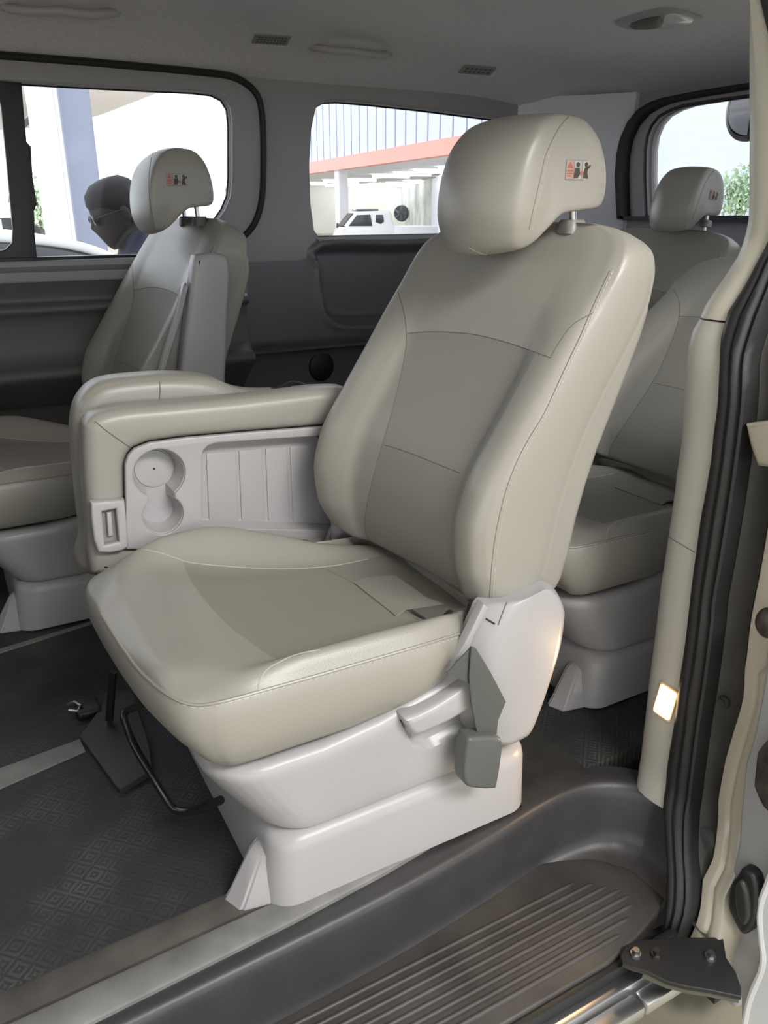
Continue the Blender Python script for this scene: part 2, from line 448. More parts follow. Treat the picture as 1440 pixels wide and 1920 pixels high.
def sticker(parent, tree, px, w, h):
    """small pictogram label on the headrest side: red warning field and two seated-figure fields"""
    d = ray(*px).normalized(); hit = tree.ray_cast(CP, d); p, nrm = hit[0], hit[1]
    if nrm.dot(d) > 0: nrm = -nrm
    e2 = (Vector((0, 0, 1))-nrm*nrm.z).normalized(); e1 = e2.cross(nrm)
    M = Matrix(((e1.x, e2.x, nrm.x, p.x), (e1.y, e2.y, nrm.y, p.y), (e1.z, e2.z, nrm.z, p.z), (0, 0, 0, 1)))
    def pl(x0, x1, y0, y1, z, name, m, par, r=.0015):
        bm = plate([rrect(x0, x1, y0, y1, r, 3)], .0006, .0001, M @ Matrix.Translation((0, 0, z)), 1); return obj(name, bm, m, par)
    st = pl(-w/2, w/2, -h/2, h/2, .0004, 'warning_label', mat('label border '+parent.name, (.22, .21, .2), .5), parent)
    pw = w/3
    cols = [(.38, .24, .20), (.36, .345, .325), (.36, .345, .325)]
    for i in range(3):
        x0 = -w/2+i*pw
        pl(x0+.0012, x0+pw-.0008, -h/2+.0015, h/2-.0015, .0008, 'label_field', MATS.get('lf%d' % i) or mat('lf%d' % i, cols[i], .5), st, .0008)
    dk = MATS.get('label ink') or mat('label ink', (.05, .04, .035), .6)
    rd = MATS.get('label red') or mat('label red', (.34, .12, .08), .6)
    def fig(cx, shapes, m):
        bm = bmesh.new()
        for sh in shapes:
            b2 = plate([[(cx+a*h, b*h) for a, b in sh]], .0005, .00005, M @ Matrix.Translation((0, 0, .0012)), 1)
            me = bpy.data.meshes.new('t'); b2.to_mesh(me); b2.free(); bm.from_mesh(me); bpy.data.meshes.remove(me)
        obj('pictogram', bm, m, st)
    circ = lambda a, b, r: [(a+r*math.cos(t*.5236), b+r*math.sin(t*.5236)) for t in range(12)]
    fig(-pw, [[(0, .40), (.2, .1), (-.2, .1)], [(-.2, .0), (.2, .0), (.2, -.08), (-.2, -.08)], [(-.2, -.14), (.2, -.14), (.2, -.20), (-.2, -.20)], [(-.2, -.26), (.1, -.26), (.1, -.32), (-.2, -.32)]], rd)
    fig(0, [circ(-.02, .26, .13), [(-.22, .10), (.10, .12), (.14, -.2), (.0, -.4), (-.26, -.4)]], dk)
    fig(pw, [circ(.0, .28, .12), [(-.10, .12), (.12, .2), (.3, .3), (.3, .18), (.12, .04), (.1, -.15), (.2, -.4), (-.2, -.4), (-.16, -.1)]], dk)
    fig(.26*h, [circ(0, -.15, .12)], rd)
    return st
sticker(headrest, bvh(headrest), (1083, 319), .050, .030)

# plastic back shell behind the leather
def shell_bm():
    bm = bmesh.new(); rs = []
    for z in (.435, .45, .50, .56, .62, .68, .74, .80, .86, .90, .925, .94):
        k = .5*max(0, (z-.90)/.04)**2
        xr = xr_(z); x0 = xr-.03; x1 = xr+.052*(1-max(0, (z-.70)/.25)**1.5)+.006; w = yw_(z)*(.955-.06*k)
        if x1 < x0+.02: x1 = x0+.02
        pts = rrect(x0, x1, 1.165-w, 1.165+w, min(.018, (x1-x0)*.45), 5)
        rs.append([(x+SH*(1.165-y), y, z) for x, y in pts])
    rings(bm, rs); return bm
obj('back_shell', shell_bm(), LEATHER, backrest)

# stitched seams, laid on the leather
tb = bvh(backrest); tc_ = bvh(cushion); th = bvh(headrest)
B_STITCH = [(1143, 508), (1125, 545), (1105, 590), (1088, 630), (1070, 668), (1045, 722), (1020, 775), (990, 825), (968, 868), (950, 915), (938, 960), (928, 1010), (922, 1060), (918, 1120)]
B_LINES = [[(746, 547), (757, 585), (762, 625), (760, 662), (748, 722), (730, 790), (715, 840), (700, 895), (688, 945), (684, 985), (690, 1012), (700, 1034)],
           [(762, 625), (800, 622), (850, 623), (900, 629), (960, 645), (1032, 671)],
           [(721, 834), (770, 850), (830, 874), (908, 906)],
           [(1032, 671), (1050, 640), (1075, 608), (1110, 588)]]
bl = [clean(on_surface(tb, l, 8, -.0003)) for l in B_LINES]
for q in bl: seam_obj('seam', [q], SEAM, backrest, .0009)
l = clean(on_surface(tb, B_STITCH, 10, -.0003)); seam_obj('seam', [l], SEAM, backrest, .0009)
l2 = clean(on_surface(tb, [(u+6, v) for u, v in B_STITCH], 10, .0003)); stitches('stitching', [l2], THREAD, backrest)
C_LINES = [[(265, 1029), (300, 1036), (330, 1046), (360, 1055), (430, 1062), (500, 1066), (560, 1066), (630, 1060), (690, 1048)],
           [(484, 1294), (486, 1280), (492, 1266), (503, 1253), (530, 1238), (560, 1226), (600, 1218)],
           [(612, 1068), (660, 1092), (720, 1125), (780, 1160), (826, 1184)]]
cl = [clean(on_surface(tc_, l, 8, -.0004)) for l in C_LINES]
for q, m in zip(cl, (MATS.get('seam highlight') or mat('seam highlight', (.42, .40, .355), .5), MATS['seam highlight'], SEAM)): seam_obj('seam', [q], m, cushion, .0013 if m is not SEAM else .0008)  # bolster-edge highlight painted in as pale seam lines
CS = [(868, 1186), (800, 1207), (700, 1236), (600, 1265), (500, 1293), (440, 1310), (400, 1319), (370, 1322), (340, 1316), (300, 1292), (262, 1257), (235, 1222), (212, 1188), (190, 1152)]
l = clean(on_surface(tc_, CS, 10, .0002)); seam_obj('piping', [l], LEATHER, cushion, .0024)
l2 = clean(on_surface(tc_, [(u, v+6) for u, v in CS[:9]], 10, .0003)); stitches('stitching', [l2], THREAD, cushion, .006, .004, .0009)
HS = [(1066, 218), (1048, 240), (1032, 270), (1022, 295), (1014, 330), (1006, 365), (998, 400), (992, 430)]
l = clean(on_surface(th, HS, 8, -.0003)); seam_obj('seam', [l], SEAM, headrest, .0008)
l2 = clean(on_surface(th, [(u+5, v+1) for u, v in HS], 8, .0002)); stitches('stitching', [l2], THREAD, headrest)
l = clean(on_surface(th, [(880, 465), (900, 474), (925, 479), (950, 477), (975, 468)], 8, .0002)); seam_obj('piping', [l], LEATHER, headrest, .0014)

# darker perforated panels between the seams
def line_fn(pts, ax, out):
    P = sorted(pts, key=lambda p: p[ax]); k = [P[0]]
    for p in P[1:]:
        if p[ax]-k[-1][ax] > .002: k.append(p)
    X = [p[ax] for p in k]; W = [p[out] for p in k]
    return lambda t: float(np.interp(t, X, W))
yfar = line_fn(bl[0], 2, 1); zarc = line_fn(bl[1], 1, 2)
panel_mask(backrest, lambda c: min(yfar(c.z)-c.y, c.y-(1.165-.74*yw_(c.z)), zarc(c.y)-c.z, (xr_(c.z)-.05+SH*(1.165-c.y)-c.x)))
csf = line_fn(cl[0], 0, 1); csn = hermite([.28, .30, .33, .38, .50, .75], [.90, .925, .945, .962, .978, 1.0]); cfr = hermite([.90, .98, 1.115, 1.25, 1.38], [.36, .345, .318, .312, .322])
panel_mask(cushion, lambda c: min(csf(c.x)-c.y, c.y-csn(c.x), c.x-cfr(c.y), (c.z-.38)))

# leather flaps at the back of the cushion over the anchor pocket
def flap_bm(pts, t=.004, dz=.004):
    bm = bmesh.new(); rs = []
    top = [Vector(p) for p in pts]
    f = [bm.verts.new(p) for p in top]; bm.faces.new(f)
    r = bmesh.ops.extrude_face_region(bm, geom=bm.faces[:]); vs = [e for e in r['geom'] if isinstance(e, bmesh.types.BMVert)]
    bmesh.ops.translate(bm, verts=vs, vec=(0, 0, -t)); return bm
def fl(px, z): return [at(u, v, z=z) for u, v in px]
obj('cushion_flap', flap_bm([at(u, v, z=z) for u, v, z in ((664, 1092, .4055), (680, 1084, .4085), (740, 1078, .411), (800, 1120, .412), (832, 1132, .412), (762, 1140, .410), (742, 1154, .4055))]), INSERT, cushion)
obj('anchor_pocket', flap_bm(fl([(772, 1142), (832, 1133), (872, 1162), (835, 1175), (800, 1160)], .4115)), mat('pocket leather', (.13, .12, .105), .6), cushion)
bm = bmesh.new(); tube(bm, [at(823, 1174, z=.417), at(832, 1158, z=.428), at(845, 1146, z=.430)], .006, 8, .45); obj('belt_tab', bm, BLACK, cushion)

# plastic base
LV = [(.285, .262, .74, .945, 1.39, .06), (.286, .240, .755, .925, 1.408, .08), (.281, .228, .757, .913, 1.418, .09), (.271, .224, .758, .907, 1.423, .092), (.255, .230, .758, .906, 1.424, .09), (.22, .252, .758, .908, 1.422, .085),
      (.18, .280, .758, .910, 1.42, .08), (.150, .302, .758, .912, 1.418, .075), (.136, .318, .758, .916, 1.414, .07), (.128, .335, .75, .928, 1.40, .06)]
DENT = [(750, 1350), (790, 1326), (824, 1306), (858, 1285), (884, 1268), (905, 1268), (905, 1350), (880, 1362), (845, 1380), (815, 1398), (795, 1402), (778, 1397), (764, 1380)]
bm = bmesh.new()
rings(bm, [[(x, y, q[0]) for x, y in resample(rrect(q[1], q[2], q[3], q[4], q[5], 8), 420)] for q in catmull(LV, 8)])
for v in bm.verts:
    # the top lip climbs towards the rear to meet the shield
    v.co.z += float(np.interp(v.co.x, [.40, .50, .60, .70, .76], [0, .012, .038, .072, .082]))*max(0, (v.co.z-.128)/.157)
for v in bm.verts:      # finger scoop behind the lever
    if v.co.y < .93 and .5 < v.co.x < .73:
        d = in_px(DENT, *px_of(v.co)); t = max(0, min(1, (d+2)/9)); v.co.y += .013*t*t*(3-2*t)
obj('seat_skirt', bm, PLASTIC, seat)
bm = bmesh.new()
rrloft(bm, [(.134, .335, .800, .930, 1.40, .04), (.129, .320, .812, .916, 1.41, .048), (.120, .312, .816, .907, 1.42, .05), (.108, .308, .817, .904, 1.423, .05), (.005, .297, .819, .900, 1.425, .05)], 10)
base_lower = obj('seat_base', bm, PLASTIC, seat)
def foot_bm(y0, y1):
    bm = bmesh.new()
    a = [(.254, y0+.016, 0), (.236, y0+.055, 0), (.34, y1, 0), (.34, y0, 0)]
    b = [(.262, y0+.018, .012), (.246, y0+.055, .012), (.34, y1, .03), (.34, y0, .012)]
    c = [(.300, y0+.030, .088), (.292, y0+.060, .086), (.345, y1-.005, .09), (.34, y0+.006, .088)]
    d = [(.314, y0+.034, .098), (.308, y0+.060, .098), (.345, y1-.01, .105), (.345, y0+.012, .10)]
    rings(bm, [a, b, c, d]); bmesh.ops.bevel(bm, geom=bm.edges[:], offset=.004, segments=2, affect='EDGES'); return bm
obj('base_foot', foot_bm(.918, 1.02), PLASTIC, seat)
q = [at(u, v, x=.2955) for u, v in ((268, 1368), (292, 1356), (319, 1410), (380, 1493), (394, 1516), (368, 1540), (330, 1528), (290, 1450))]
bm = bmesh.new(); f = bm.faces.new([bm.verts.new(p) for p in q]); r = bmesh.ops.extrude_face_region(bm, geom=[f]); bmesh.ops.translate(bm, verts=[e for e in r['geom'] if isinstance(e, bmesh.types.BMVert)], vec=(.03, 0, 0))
obj('opening_shade', bm, mat('cavity shade', (.012, .0105, .010), .5), seat)  # black slab painting the shade inside the hollow base

# recliner shield on the door side
# full outline paired with the outline of its flat outer face: the front edge rolls over in between
SH_A = [(915, 1136), (902, 1160), (888, 1190), (872, 1222), (858, 1258), (856, 1300), (866, 1345), (886, 1384), (946, 1398), (975, 1388), (995, 1373), (1012, 1332), (1032, 1272), (1049, 1216), (1058, 1160), (1056, 1134), (1043, 1107), (1024, 1093), (990, 1102), (950, 1122)]
SH_B = [(984, 1128), (968, 1150), (954, 1174), (942, 1205), (932, 1238), (920, 1290), (910, 1340), (900, 1372), (944, 1390), (972, 1381), (990, 1367), (1007, 1328), (1027, 1269), (1043, 1214), (1051, 1160), (1049, 1138), (1038, 1116), (1023, 1106), (1012, 1110), (1000, 1116)]
def shield_bm():
    A = catmull([(p.x, p.z) for p in (at(u, v, y=.912) for u, v in SH_A)], 5, True); B = catmull([(p.x, p.z) for p in (at(u, v, y=.884) for u, v in SH_B)], 5, True)
    bm = bmesh.new(); rs = [[(p[0], .945, p[1]) for p in A], [(p[0], .915, p[1]) for p in A]]
    for k in range(1, 9):
        t = k/8; ring = []
        for a, b in zip(A, B):
            w = min(1, np.linalg.norm(b-a)/.05)
            # quarter round on short edges, flatter facet then a tight ridge on the long front one
            q = a+(b-a)*(t**(1.25-.1*w)); y = .915-.031*(math.sin(t*math.pi/2)**(1.0+.35*w))
            ring.append((q[0], y, q[1]))
        rs.append(ring)
    rings(bm, rs); return bm
shield = obj('recliner_shield', shield_bm(), PLASTIC, seat, 60)
ts = bvh(shield)
bm = bmesh.new(); tube(bm, on_surface(ts, [(911, 1160), (928, 1170)], 2, .0005), .0014, 6); obj('slot', bm, BLACK, shield)
seam_obj('trim_line', [clean(on_surface(ts, [(950, 1130), (942, 1150), (934, 1172)], 6, .0002))], PLASTIC_D, shield, .0009)
# slim strip between cushion and shield, inner bracket on the other side
bm = slabxz([(908, 1132), (917, 1140), (890, 1192), (882, 1216), (848, 1268), (840, 1260), (868, 1214), (884, 1184)], .900, .920, .003); obj('shield_edge', bm, PLASTIC, seat)
bm = bmesh.new(); box(bm, .655, .80, 1.395, 1.425, .16, .47, .012, 3, None); obj('hinge_bracket', bm, PLASTIC, seat)

# recliner lever in a scooped channel on the base
LEV = [(762, 1352), (790, 1340), (824, 1322), (855, 1302), (880, 1286), (896, 1290), (896, 1322), (884, 1330), (845, 1354), (812, 1370), (792, 1379), (778, 1380), (768, 1368)]
lever = obj('recliner_lever', slabxz(LEV, .884, .925, .010, 4), PLASTIC, seat)
# belt buckle and webbing hanging over the shield
webbing = [slabxz([(884, 1212), (893, 1216), (920, 1260), (949, 1316), (943, 1330), (934, 1352), (931, 1388), (899, 1388), (892, 1362), (884, 1318), (880, 1270)], .864, .8675, .001)]
buckle = obj('belt_buckle', slabxz([(888, 1384), (936, 1384), (943, 1396), (942, 1420), (934, 1470), (926, 1481), (886, 1479), (872, 1468), (871, 1440), (877, 1396)], .848, .882, .007, 3), BUCKLE, seat)
obj('belt_webbing', webbing[0], WEB, buckle)
obj('webbing_fold', slabxz([(884, 1213), (838, 1263), (880, 1283), (884, 1250)], .869, .872, .001), WEB, buckle)

# steel adjuster bar under the front edge
bm = bmesh.new()
pts = [at(264, 1322, y=1.30)] + [at(u, v, z=z) for u, v, z in ((240, 1332, .15), (232, 1346, .14), (250, 1395, .10), (285, 1455, .08), (318, 1508, .08), (335, 1521, .08), (360, 1521, .09), (395, 1508, .12), (414, 1500, .14))]
tube(bm, catmull(pts, 6), .0075, 10); obj('adjuster_bar', bm, DSTEEL, seat)
# ------------------------------------------------------------------ the other seats
KEEP_FAR = None
def copy_seat(src, loc, label, skip=(), tilt=0., hide_sub=()):
    r = src.copy(); COL.objects.link(r); r.location = loc
    r['label'] = label
    for ch in list(src.children):
        nm = ch.name.split('.')[0]
        if nm in skip: continue
        c = ch.copy(); COL.objects.link(c); c.parent = r
        if tilt and nm in ('backrest', 'headrest'):
            piv = Vector((.72, 1.165, .44))-SEATLOC
            Mx = Matrix.Translation(piv) @ Matrix.Rotation(tilt, 4, 'Y') @ Matrix.Translation(-piv)
            c.location = Mx.translation; c.rotation_euler = Mx.to_euler()
        for g in ch.children:
            if g.name.split('.')[0] in hide_sub: continue
            d = g.copy(); COL.objects.link(d); d.parent = c
            for h in g.children:
                e = h.copy(); COL.objects.link(e); e.parent = d
    return r
SK = ('belt_buckle', 'recliner_lever', 'adjuster_bar', 'base_rim', 'shield_edge', 'hinge_bracket')
far = copy_seat(seat, Vector((.55-.26, 1.165+1.16, 0)), 'grey leather seat across the van beneath the big side window, armrest stowed upright', SK+('recliner_shield', 'headrest'))
third = copy_seat(seat, Vector((.55+.815, 1.165+.165, 0)), 'third-row leather seat right behind the doorway seat, dim in the gap beside the pillar', SK+('recliner_shield', 'headrest'), R(19))
RH = .80
rearc = copy_seat(seat, Vector((.55+1.05, 1.87, 0)), 'grey seat with headrest against the rear window at the back of the van', SK+('recliner_shield',), R(8))
bm = headrest_bm(0, .118, .012, 0)             # its headrest is raised on the posts
for v in bm.verts: v.co = Vector((.512+(v.co.x-.765)*.82, 2.300+v.co.y, v.co.z+.010))
hr2 = obj('headrest', bm, LEATHER, far, 60)
bm = bmesh.new(); tube(bm, [(.655, 2.235, 1.10), (.662, 2.235, 1.02)], .0062, 10); obj('headrest_post', bm, CHROME, hr2)
bm = bmesh.new(); tube(bm, [(.655, 2.365, 1.10), (.662, 2.365, 1.02)], .0062, 10); obj('headrest_post', bm, CHROME, hr2)
for y in (2.235, 2.365): bm = bmesh.new(); rrloft(bm, [(1.012, .645, .685, y-.02, y+.02, .012), (1.036, .648, .682, y-.018, y+.018, .012)], 5); obj('headrest_guide', bm, PLASTIC_D, hr2)
th2 = bvh(hr2)
seam_obj('seam', [clean(on_surface(th2, [(290, 276), (283, 300), (279, 340), (282, 385), (290, 425)], 8, -.0002))], SEAM, hr2, .0009)
sticker(hr2, th2, (331, 337), .055, .030)
for o in (far, third, rearc): o['group'] = 'passenger seats'
seat['group'] = 'passenger seats'
for ch in rearc.children:
    if ch.name.startswith('headrest'):      # the rear bench has smaller headrests
        ch.scale = (.78, .70, .92); ch.location = ch.location + Vector((.13, -.035, .095))

# far seat: armrest folded up beside the backrest
ARM = [(366, 484), (374, 478), (398, 475), (421, 478), (429, 490), (432, 520), (428, 600), (424, 705), (415, 730), (340, 730), (341, 698), (346, 650), (353, 590), (360, 530)]
far_arm = obj('armrest', slabxz(ARM, 2.020, 2.075, .014, 3), PLASTIC, far)
obj('armrest_rib', slabxz([(346, 533), (352, 540), (342, 600), (322, 660), (305, 715), (296, 715), (312, 655), (332, 590)], 2.035, 2.07, .010, 2), PLASTIC, far)

# middle seat folded flat and stood on its side: cup-holder panel faces the door
mid = empty('folded_middle_seat', at(300, 1000, y=1.52), 'folded middle seat with two cup holders and a release handle, beside the captain seat', 'car seat')
B1 = [(171, 1062), (167, 1000), (163, 939), (159, 870), (159, 815), (166, 794), (185, 779), (232, 768), (300, 762), (420, 752), (514, 742), (640, 729), (668, 750), (690, 860), (700, 985), (640, 1060), (400, 1080), (200, 1085)]
PAN = [(236, 1030), (236, 940), (235, 872), (241, 855), (253, 842), (281, 831), (345, 822), (457, 812), (600, 801), (690, 794), (700, 1000), (640, 1030)]
BEZ = [(169, 940), (232, 935), (236, 975), (240, 1022), (228, 1030), (205, 1034), (183, 1033), (175, 1010), (170, 970)]
def inset(lp, d):
    P = [np.array(p, float) for p in lp]; n = len(P); A = sum(P[i-1][0]*P[i][1]-P[i][0]*P[i-1][1] for i in range(n)); sg = 1 if A > 0 else -1; out = []
    for i in range(n):
        t = P[(i+1) % n]-P[i-1]; t = t/np.linalg.norm(t); out.append(tuple(P[i]+sg*d*np.array((-t[1], t[0]))))
    return out
pan = pxz(PAN, 1.447); bez_ = pxz(BEZ, 1.445)
body = obj('padding', plate([pxz(B1, 1.455, 4), inset(pan, .004)], .085, .024, MXZ(1.4975)), LEATHER, mid, 60)
B2 = [(140, 830), (142, 785), (152, 755), (176, 728), (214, 714), (300, 706), (370, 707), (410, 714), (440, 728), (470, 736), (520, 738), (640, 735), (690, 800), (700, 985), (640, 1060), (400, 1090), (170, 1085), (158, 1010), (147, 915)]
body2 = obj('padding', slabxz(B2, 1.540, 1.640, .030, 4), LEATHER, mid, 60)
c1 = at(299, 890, y=1.447); c2 = at(306, 966, y=1.447)
rr1 = (at(350, 890, y=1.447).x-at(250, 890, y=1.447).x)/2; rr2 = (at(345, 966, y=1.447).x-at(267, 966, y=1.447).x)/2
def eight(k1, k2, w, n=30):
    """outline of the two joined cup wells"""
    r1, r2 = rr1*k1, rr2*k2; a1 = math.asin(w/r1); a2 = math.asin(w/r2); o = []
    for i in range(n+1): t = -math.pi/2+a1+(2*math.pi-2*a1)*i/n; o.append((c1.x+r1*math.cos(t), c1.z+r1*math.sin(t)))
    for i in range(n+1): t = math.pi/2+a2+(2*math.pi-2*a2)*i/n; o.append((c2.x+r2*math.cos(t), c2.z+r2*math.sin(t)))
    return o
POCK = pxz([(379, 990), (379, 860), (381, 846), (390, 836), (405, 831), (500, 824), (596, 818), (690, 811), (700, 996)], 1.447)
panel = obj('cup_holder_panel', plate([pan, eight(1, 1, .026), POCK], .014, .003, MXZ(1.454)), PLASTIC, mid, 40)
bm = bmesh.new(); rings(bm, [[(x, y, z) for x, z in eight(k, k2, w)] for k, k2, w, y in ((1.03, 1.03, .027, 1.452), (.97, .97, .0255, 1.453), (.82, .82, .021, 1.490), (.79, .79, .019, 1.493))], cap0=False)
obj('cup_wells', bm, PLASTIC, mid, 30)
bm = bmesh.new(); rings(bm, [[(c1.x+r_*math.cos(2*math.pi*i/40), y, c1.z+r_*math.sin(2*math.pi*i/40)) for i in range(40)] for r_, y in ((rr1*.74, 1.493), (rr1*.735, 1.4895), (rr1*.70, 1.489))]); mat_ = obj('well_floor', bm, PLASTIC, mid, 30)
bm = bmesh.new(); bmesh.ops.create_circle(bm, cap_ends=True, segments=12, radius=.0022, matrix=Matrix.Translation((c1.x, 1.4886, c1.z)) @ Matrix.Rotation(R(90), 4, 'X')); obj('drain_hole', bm, BLACK, mat_)
# recessed pocket with shallow ribs
bm = bmesh.new(); rings(bm, [[(x, y, z) for x, z in inset(POCK, d)] for d, y in ((-.004, 1.456), (.001, 1.457), (.005, 1.482), (.009, 1.485))], cap0=False)
for u0, u1 in ((386, 441), (447, 490), (497, 537), (543, 600)):
    b2 = plate([pxz([(u0, 850-(u0-384)*.08), (u1, 850-(u1-384)*.08), (u1+6, 985), (u0+6, 985)], 1.485)], .006, .0022, MXZ(1.485))
    me = bpy.data.meshes.new('t'); b2.to_mesh(me); b2.free(); bm.from_mesh(me); bpy.data.meshes.remove(me)
obj('pocket', bm, PLASTIC, mid, 30)
HOL = pxz([(190, 957), (216, 952), (222, 1014), (195, 1020)], 1.445)
bez = obj('handle_bezel', plate([bez_, HOL], .022, .005, MXZ(1.447)), PLASTIC, mid)
bm = bmesh.new(); rings(bm, [[(x, y, z) for x, z in inset(HOL, d)] for d, y in ((-.003, 1.444), (.0, 1.445), (.002, 1.4515), (.004, 1.4525))], cap0=False); obj('handle_recess', bm, mat('recess plastic', (.24, .235, .225), .45), bez)
obj('release_paddle', slabxz([(200, 962), (209, 960), (213, 1005), (203, 1007)], 1.443, 1.452, .003), PLASTIC, bez)
t1 = bvh(body); t2 = bvh(body2)
seam_obj('seam', [clean(on_surface(t1, [(178, 790), (200, 808), (225, 826), (246, 840)], 8, .0001))], SEAM, body, .001)
seam_obj('seam', [clean(on_surface(t2, [(299, 716), (300, 730), (299, 745), (300, 758)], 6, .0001))], SEAM, body2, .001)
seam_obj('piping', [clean(on_surface(t2, [(152, 772), (165, 750), (185, 735), (220, 722), (300, 713), (380, 714), (415, 722), (440, 734)], 8, .0002))], LEATHER, body2, .0016)

# inboard belt bracket seen between cushion and backrest
br = empty('belt_anchor_bracket', at(640, 1015, y=1.44), 'small grey plastic belt anchor bracket wedged between cushion and folded middle seat', 'bracket')
obj('anchor_cover', slabxz([(612, 1020), (622, 995), (634, 983), (648, 990), (660, 1012), (650, 1040), (620, 1045)], 1.428, 1.446, .005, 0), PLASTIC, br)
bm = bmesh.new(); tube(bm, [at(552, 1020, y=1.44), at(570, 1015, y=1.44), at(590, 1020, y=1.44), at(602, 1026, y=1.44)], .007, 8, .6); obj('belt_end', bm, BLACK, br)
# ------------------------------------------------------------------ van shell
XF, XR, YF, YN = -1.3, 2.36, 2.64, .72     # front end, tailgate, far side, near side
def s_obj(name, bm, m, angle=38, parent=None):
    o = obj(name, bm, m, parent, angle)
    return struct(o) if parent is None else o

# unseen bulkhead added to block light from the front, and the front door on the near side
bm = bmesh.new(); box(bm, XF-.06, XF, .70, 2.80, -.05, 1.28, .02); s_obj('front_blocker', bm, DTRIM)
bm = bmesh.new(); box(bm, XF, -.25, .645, .72, -.45, .95, .02); box(bm, -.28, -.17, .625, .74, -.45, 1.5, .02); s_obj('door_2', bm, PAINT)
# floor with tread mat
bm = bmesh.new(); box(bm, XF, XR, .935, 2.78, -.04, 0)
s_obj('floor', bm, MATFLOOR)
# headliner
def ceil_z(x, y):
    d = min(2.66-y, y-.70); e = max(0, min(1, 1-d/.42)); z = 1.55-.12*e**2.6
    if x > 1.75: z -= .10*((x-1.75)/.6)**2.2
    return z
bm = bmesh.new(); nx, ny = 46, 50; vs = [[bm.verts.new((XF+(XR+.02-XF)*i/nx, .70+1.98*j/ny, ceil_z(XF+(XR+.02-XF)*i/nx, .70+1.98*j/ny))) for j in range(ny+1)] for i in range(nx+1)]
for i in range(nx):
    for j in range(ny): bm.faces.new((vs[i][j], vs[i][j+1], vs[i+1][j+1], vs[i+1][j]))
r = bmesh.ops.extrude_face_region(bm, geom=bm.faces[:]); bmesh.ops.translate(bm, verts=[e for e in r['geom'] if isinstance(e, bmesh.types.BMVert)], vec=(0, 0, .06))
s_obj('ceiling', bm, HEAD, 60)

# far side wall: window level plate, pillar trim, lower trims
WIN = [(-900, 76), (-200, 138), (40, 155), (200, 164), (365, 172), (400, 176), (420, 186), (431, 204), (434, 236), (434, 330), (431, 368), (420, 394), (398, 425), (370, 460), (340, 478), (240, 483), (60, 489), (-200, 500), (-900, 520)]
win = [(p.x, p.z) for p in (at(u, v, y=YF) for u, v in WIN)]
win = [(max(x, -.95), z) for x, z in win]
zt = win[2][1]; zb = at(240, 484, y=YF).z
win[0] = (-.95, zt); win[1] = (-.3, zt); win[-1] = (-.95, zb); win[-2] = (-.3, zb)
QW = [(612, 190), (640, 189), (700, 194), (800, 205), (900, 218), (980, 228), (1010, 235), (1020, 260), (1015, 400), (1000, 436), (850, 440), (640, 445), (602, 445), (592, 432), (585, 380), (583, 310), (587, 240), (596, 200)]
qw = [(p.x, p.z) for p in (at(u, v, y=YF) for u, v in QW)]
outer = [(XF, .86)]+pxz([(440, 496), (500, 495), (560, 493), (576, 489), (587, 478), (592, 462), (597, 452)], YF)+[(1.30, .955), (2.20, .955), (2.20, 1.48), (XF, 1.48)]
s_obj('wall_right', plate([outer, win, qw], .05, .012, MXZ(2.670), 4), LTRIM)
# door trim frame: raised ring between the window and the weatherstrip
GRV = [(-900, 20), (0, 104), (120, 113), (240, 123), (380, 136), (430, 143), (462, 158), (482, 180), (490, 210), (493, 260), (493, 330), (490, 375), (480, 412), (462, 438), (430, 462), (395, 500), (380, 560), (0, 560), (-900, 600)]
grv = [(p.x, p.z) for p in (at(u, v, y=YF-.01) for u, v in GRV)]
zg = at(0, 104, y=YF-.01).z
grv[0] = (-1.28, zg); grv[-1] = (-1.28, .85); grv[-2] = (at(0, 560, y=YF-.01).x, .85); grv[-3] = (at(400, 560, y=YF-.01).x, .85)
door = empty('door_1', (0.2, 2.66, 0), None, None); door['kind'] = 'structure'
inner = [((x-.25)*1.0+.25, z) for x, z in win]
s_obj('door_frame_trim', plate([grv, win], .022, .007, MXZ(2.636), 4), LTRIM, parent=door)
sealpts = [at(u, v, y=YF-.013) for u, v in GRV[1:16]]
bm = bmesh.new(); tube(bm, [Vector((-1.28, YF-.013, zg))]+catmull(sealpts, 5), .0155, 10, .7); s_obj('door_weatherstrip', bm, RUBBER, parent=door)
# lower door trim: profile carried along the door
def carry(prof, x0, x1, m, name, parent=None):
    q = catmull(prof, 5); bm = bmesh.new()
    rings(bm, [[(x, p[0], p[1]) for p in q] + [(x, 2.84, q[-1][1]), (x, 2.84, q[0][1])] for x in np.linspace(x0, x1, 5)])
    return s_obj(name, bm, m, 45, parent)
DP = [(2.645, 0.9085), (2.628, 0.9), (2.624, 0.8863), (2.632, 0.8599), (2.655, 0.8177), (2.66, 0.7923), (2.636, 0.7839), (2.622, 0.7754), (2.624, 0.7628), (2.645, 0.7438), (2.655, 0.7015), (2.652, 0.6382), (2.63, 0.6086), (2.602, 0.5959), (2.592, 0.5832), (2.598, 0.5642), (2.64, 0.5326), (2.715, 0.4692), (2.74, 0.42), (2.74, 0.2), (2.74, 0.0)]
carry(DP, -1.28, .93, DTRIM, 'door_lower_trim', door)
QP = [(2.648, 0.8969), (2.64, 0.8895), (2.64, 0.8494), (2.655, 0.7332), (2.67, 0.6382), (2.685, 0.5959), (2.725, 0.5537), (2.74, 0.45), (2.74, 0.2), (2.74, 0)]
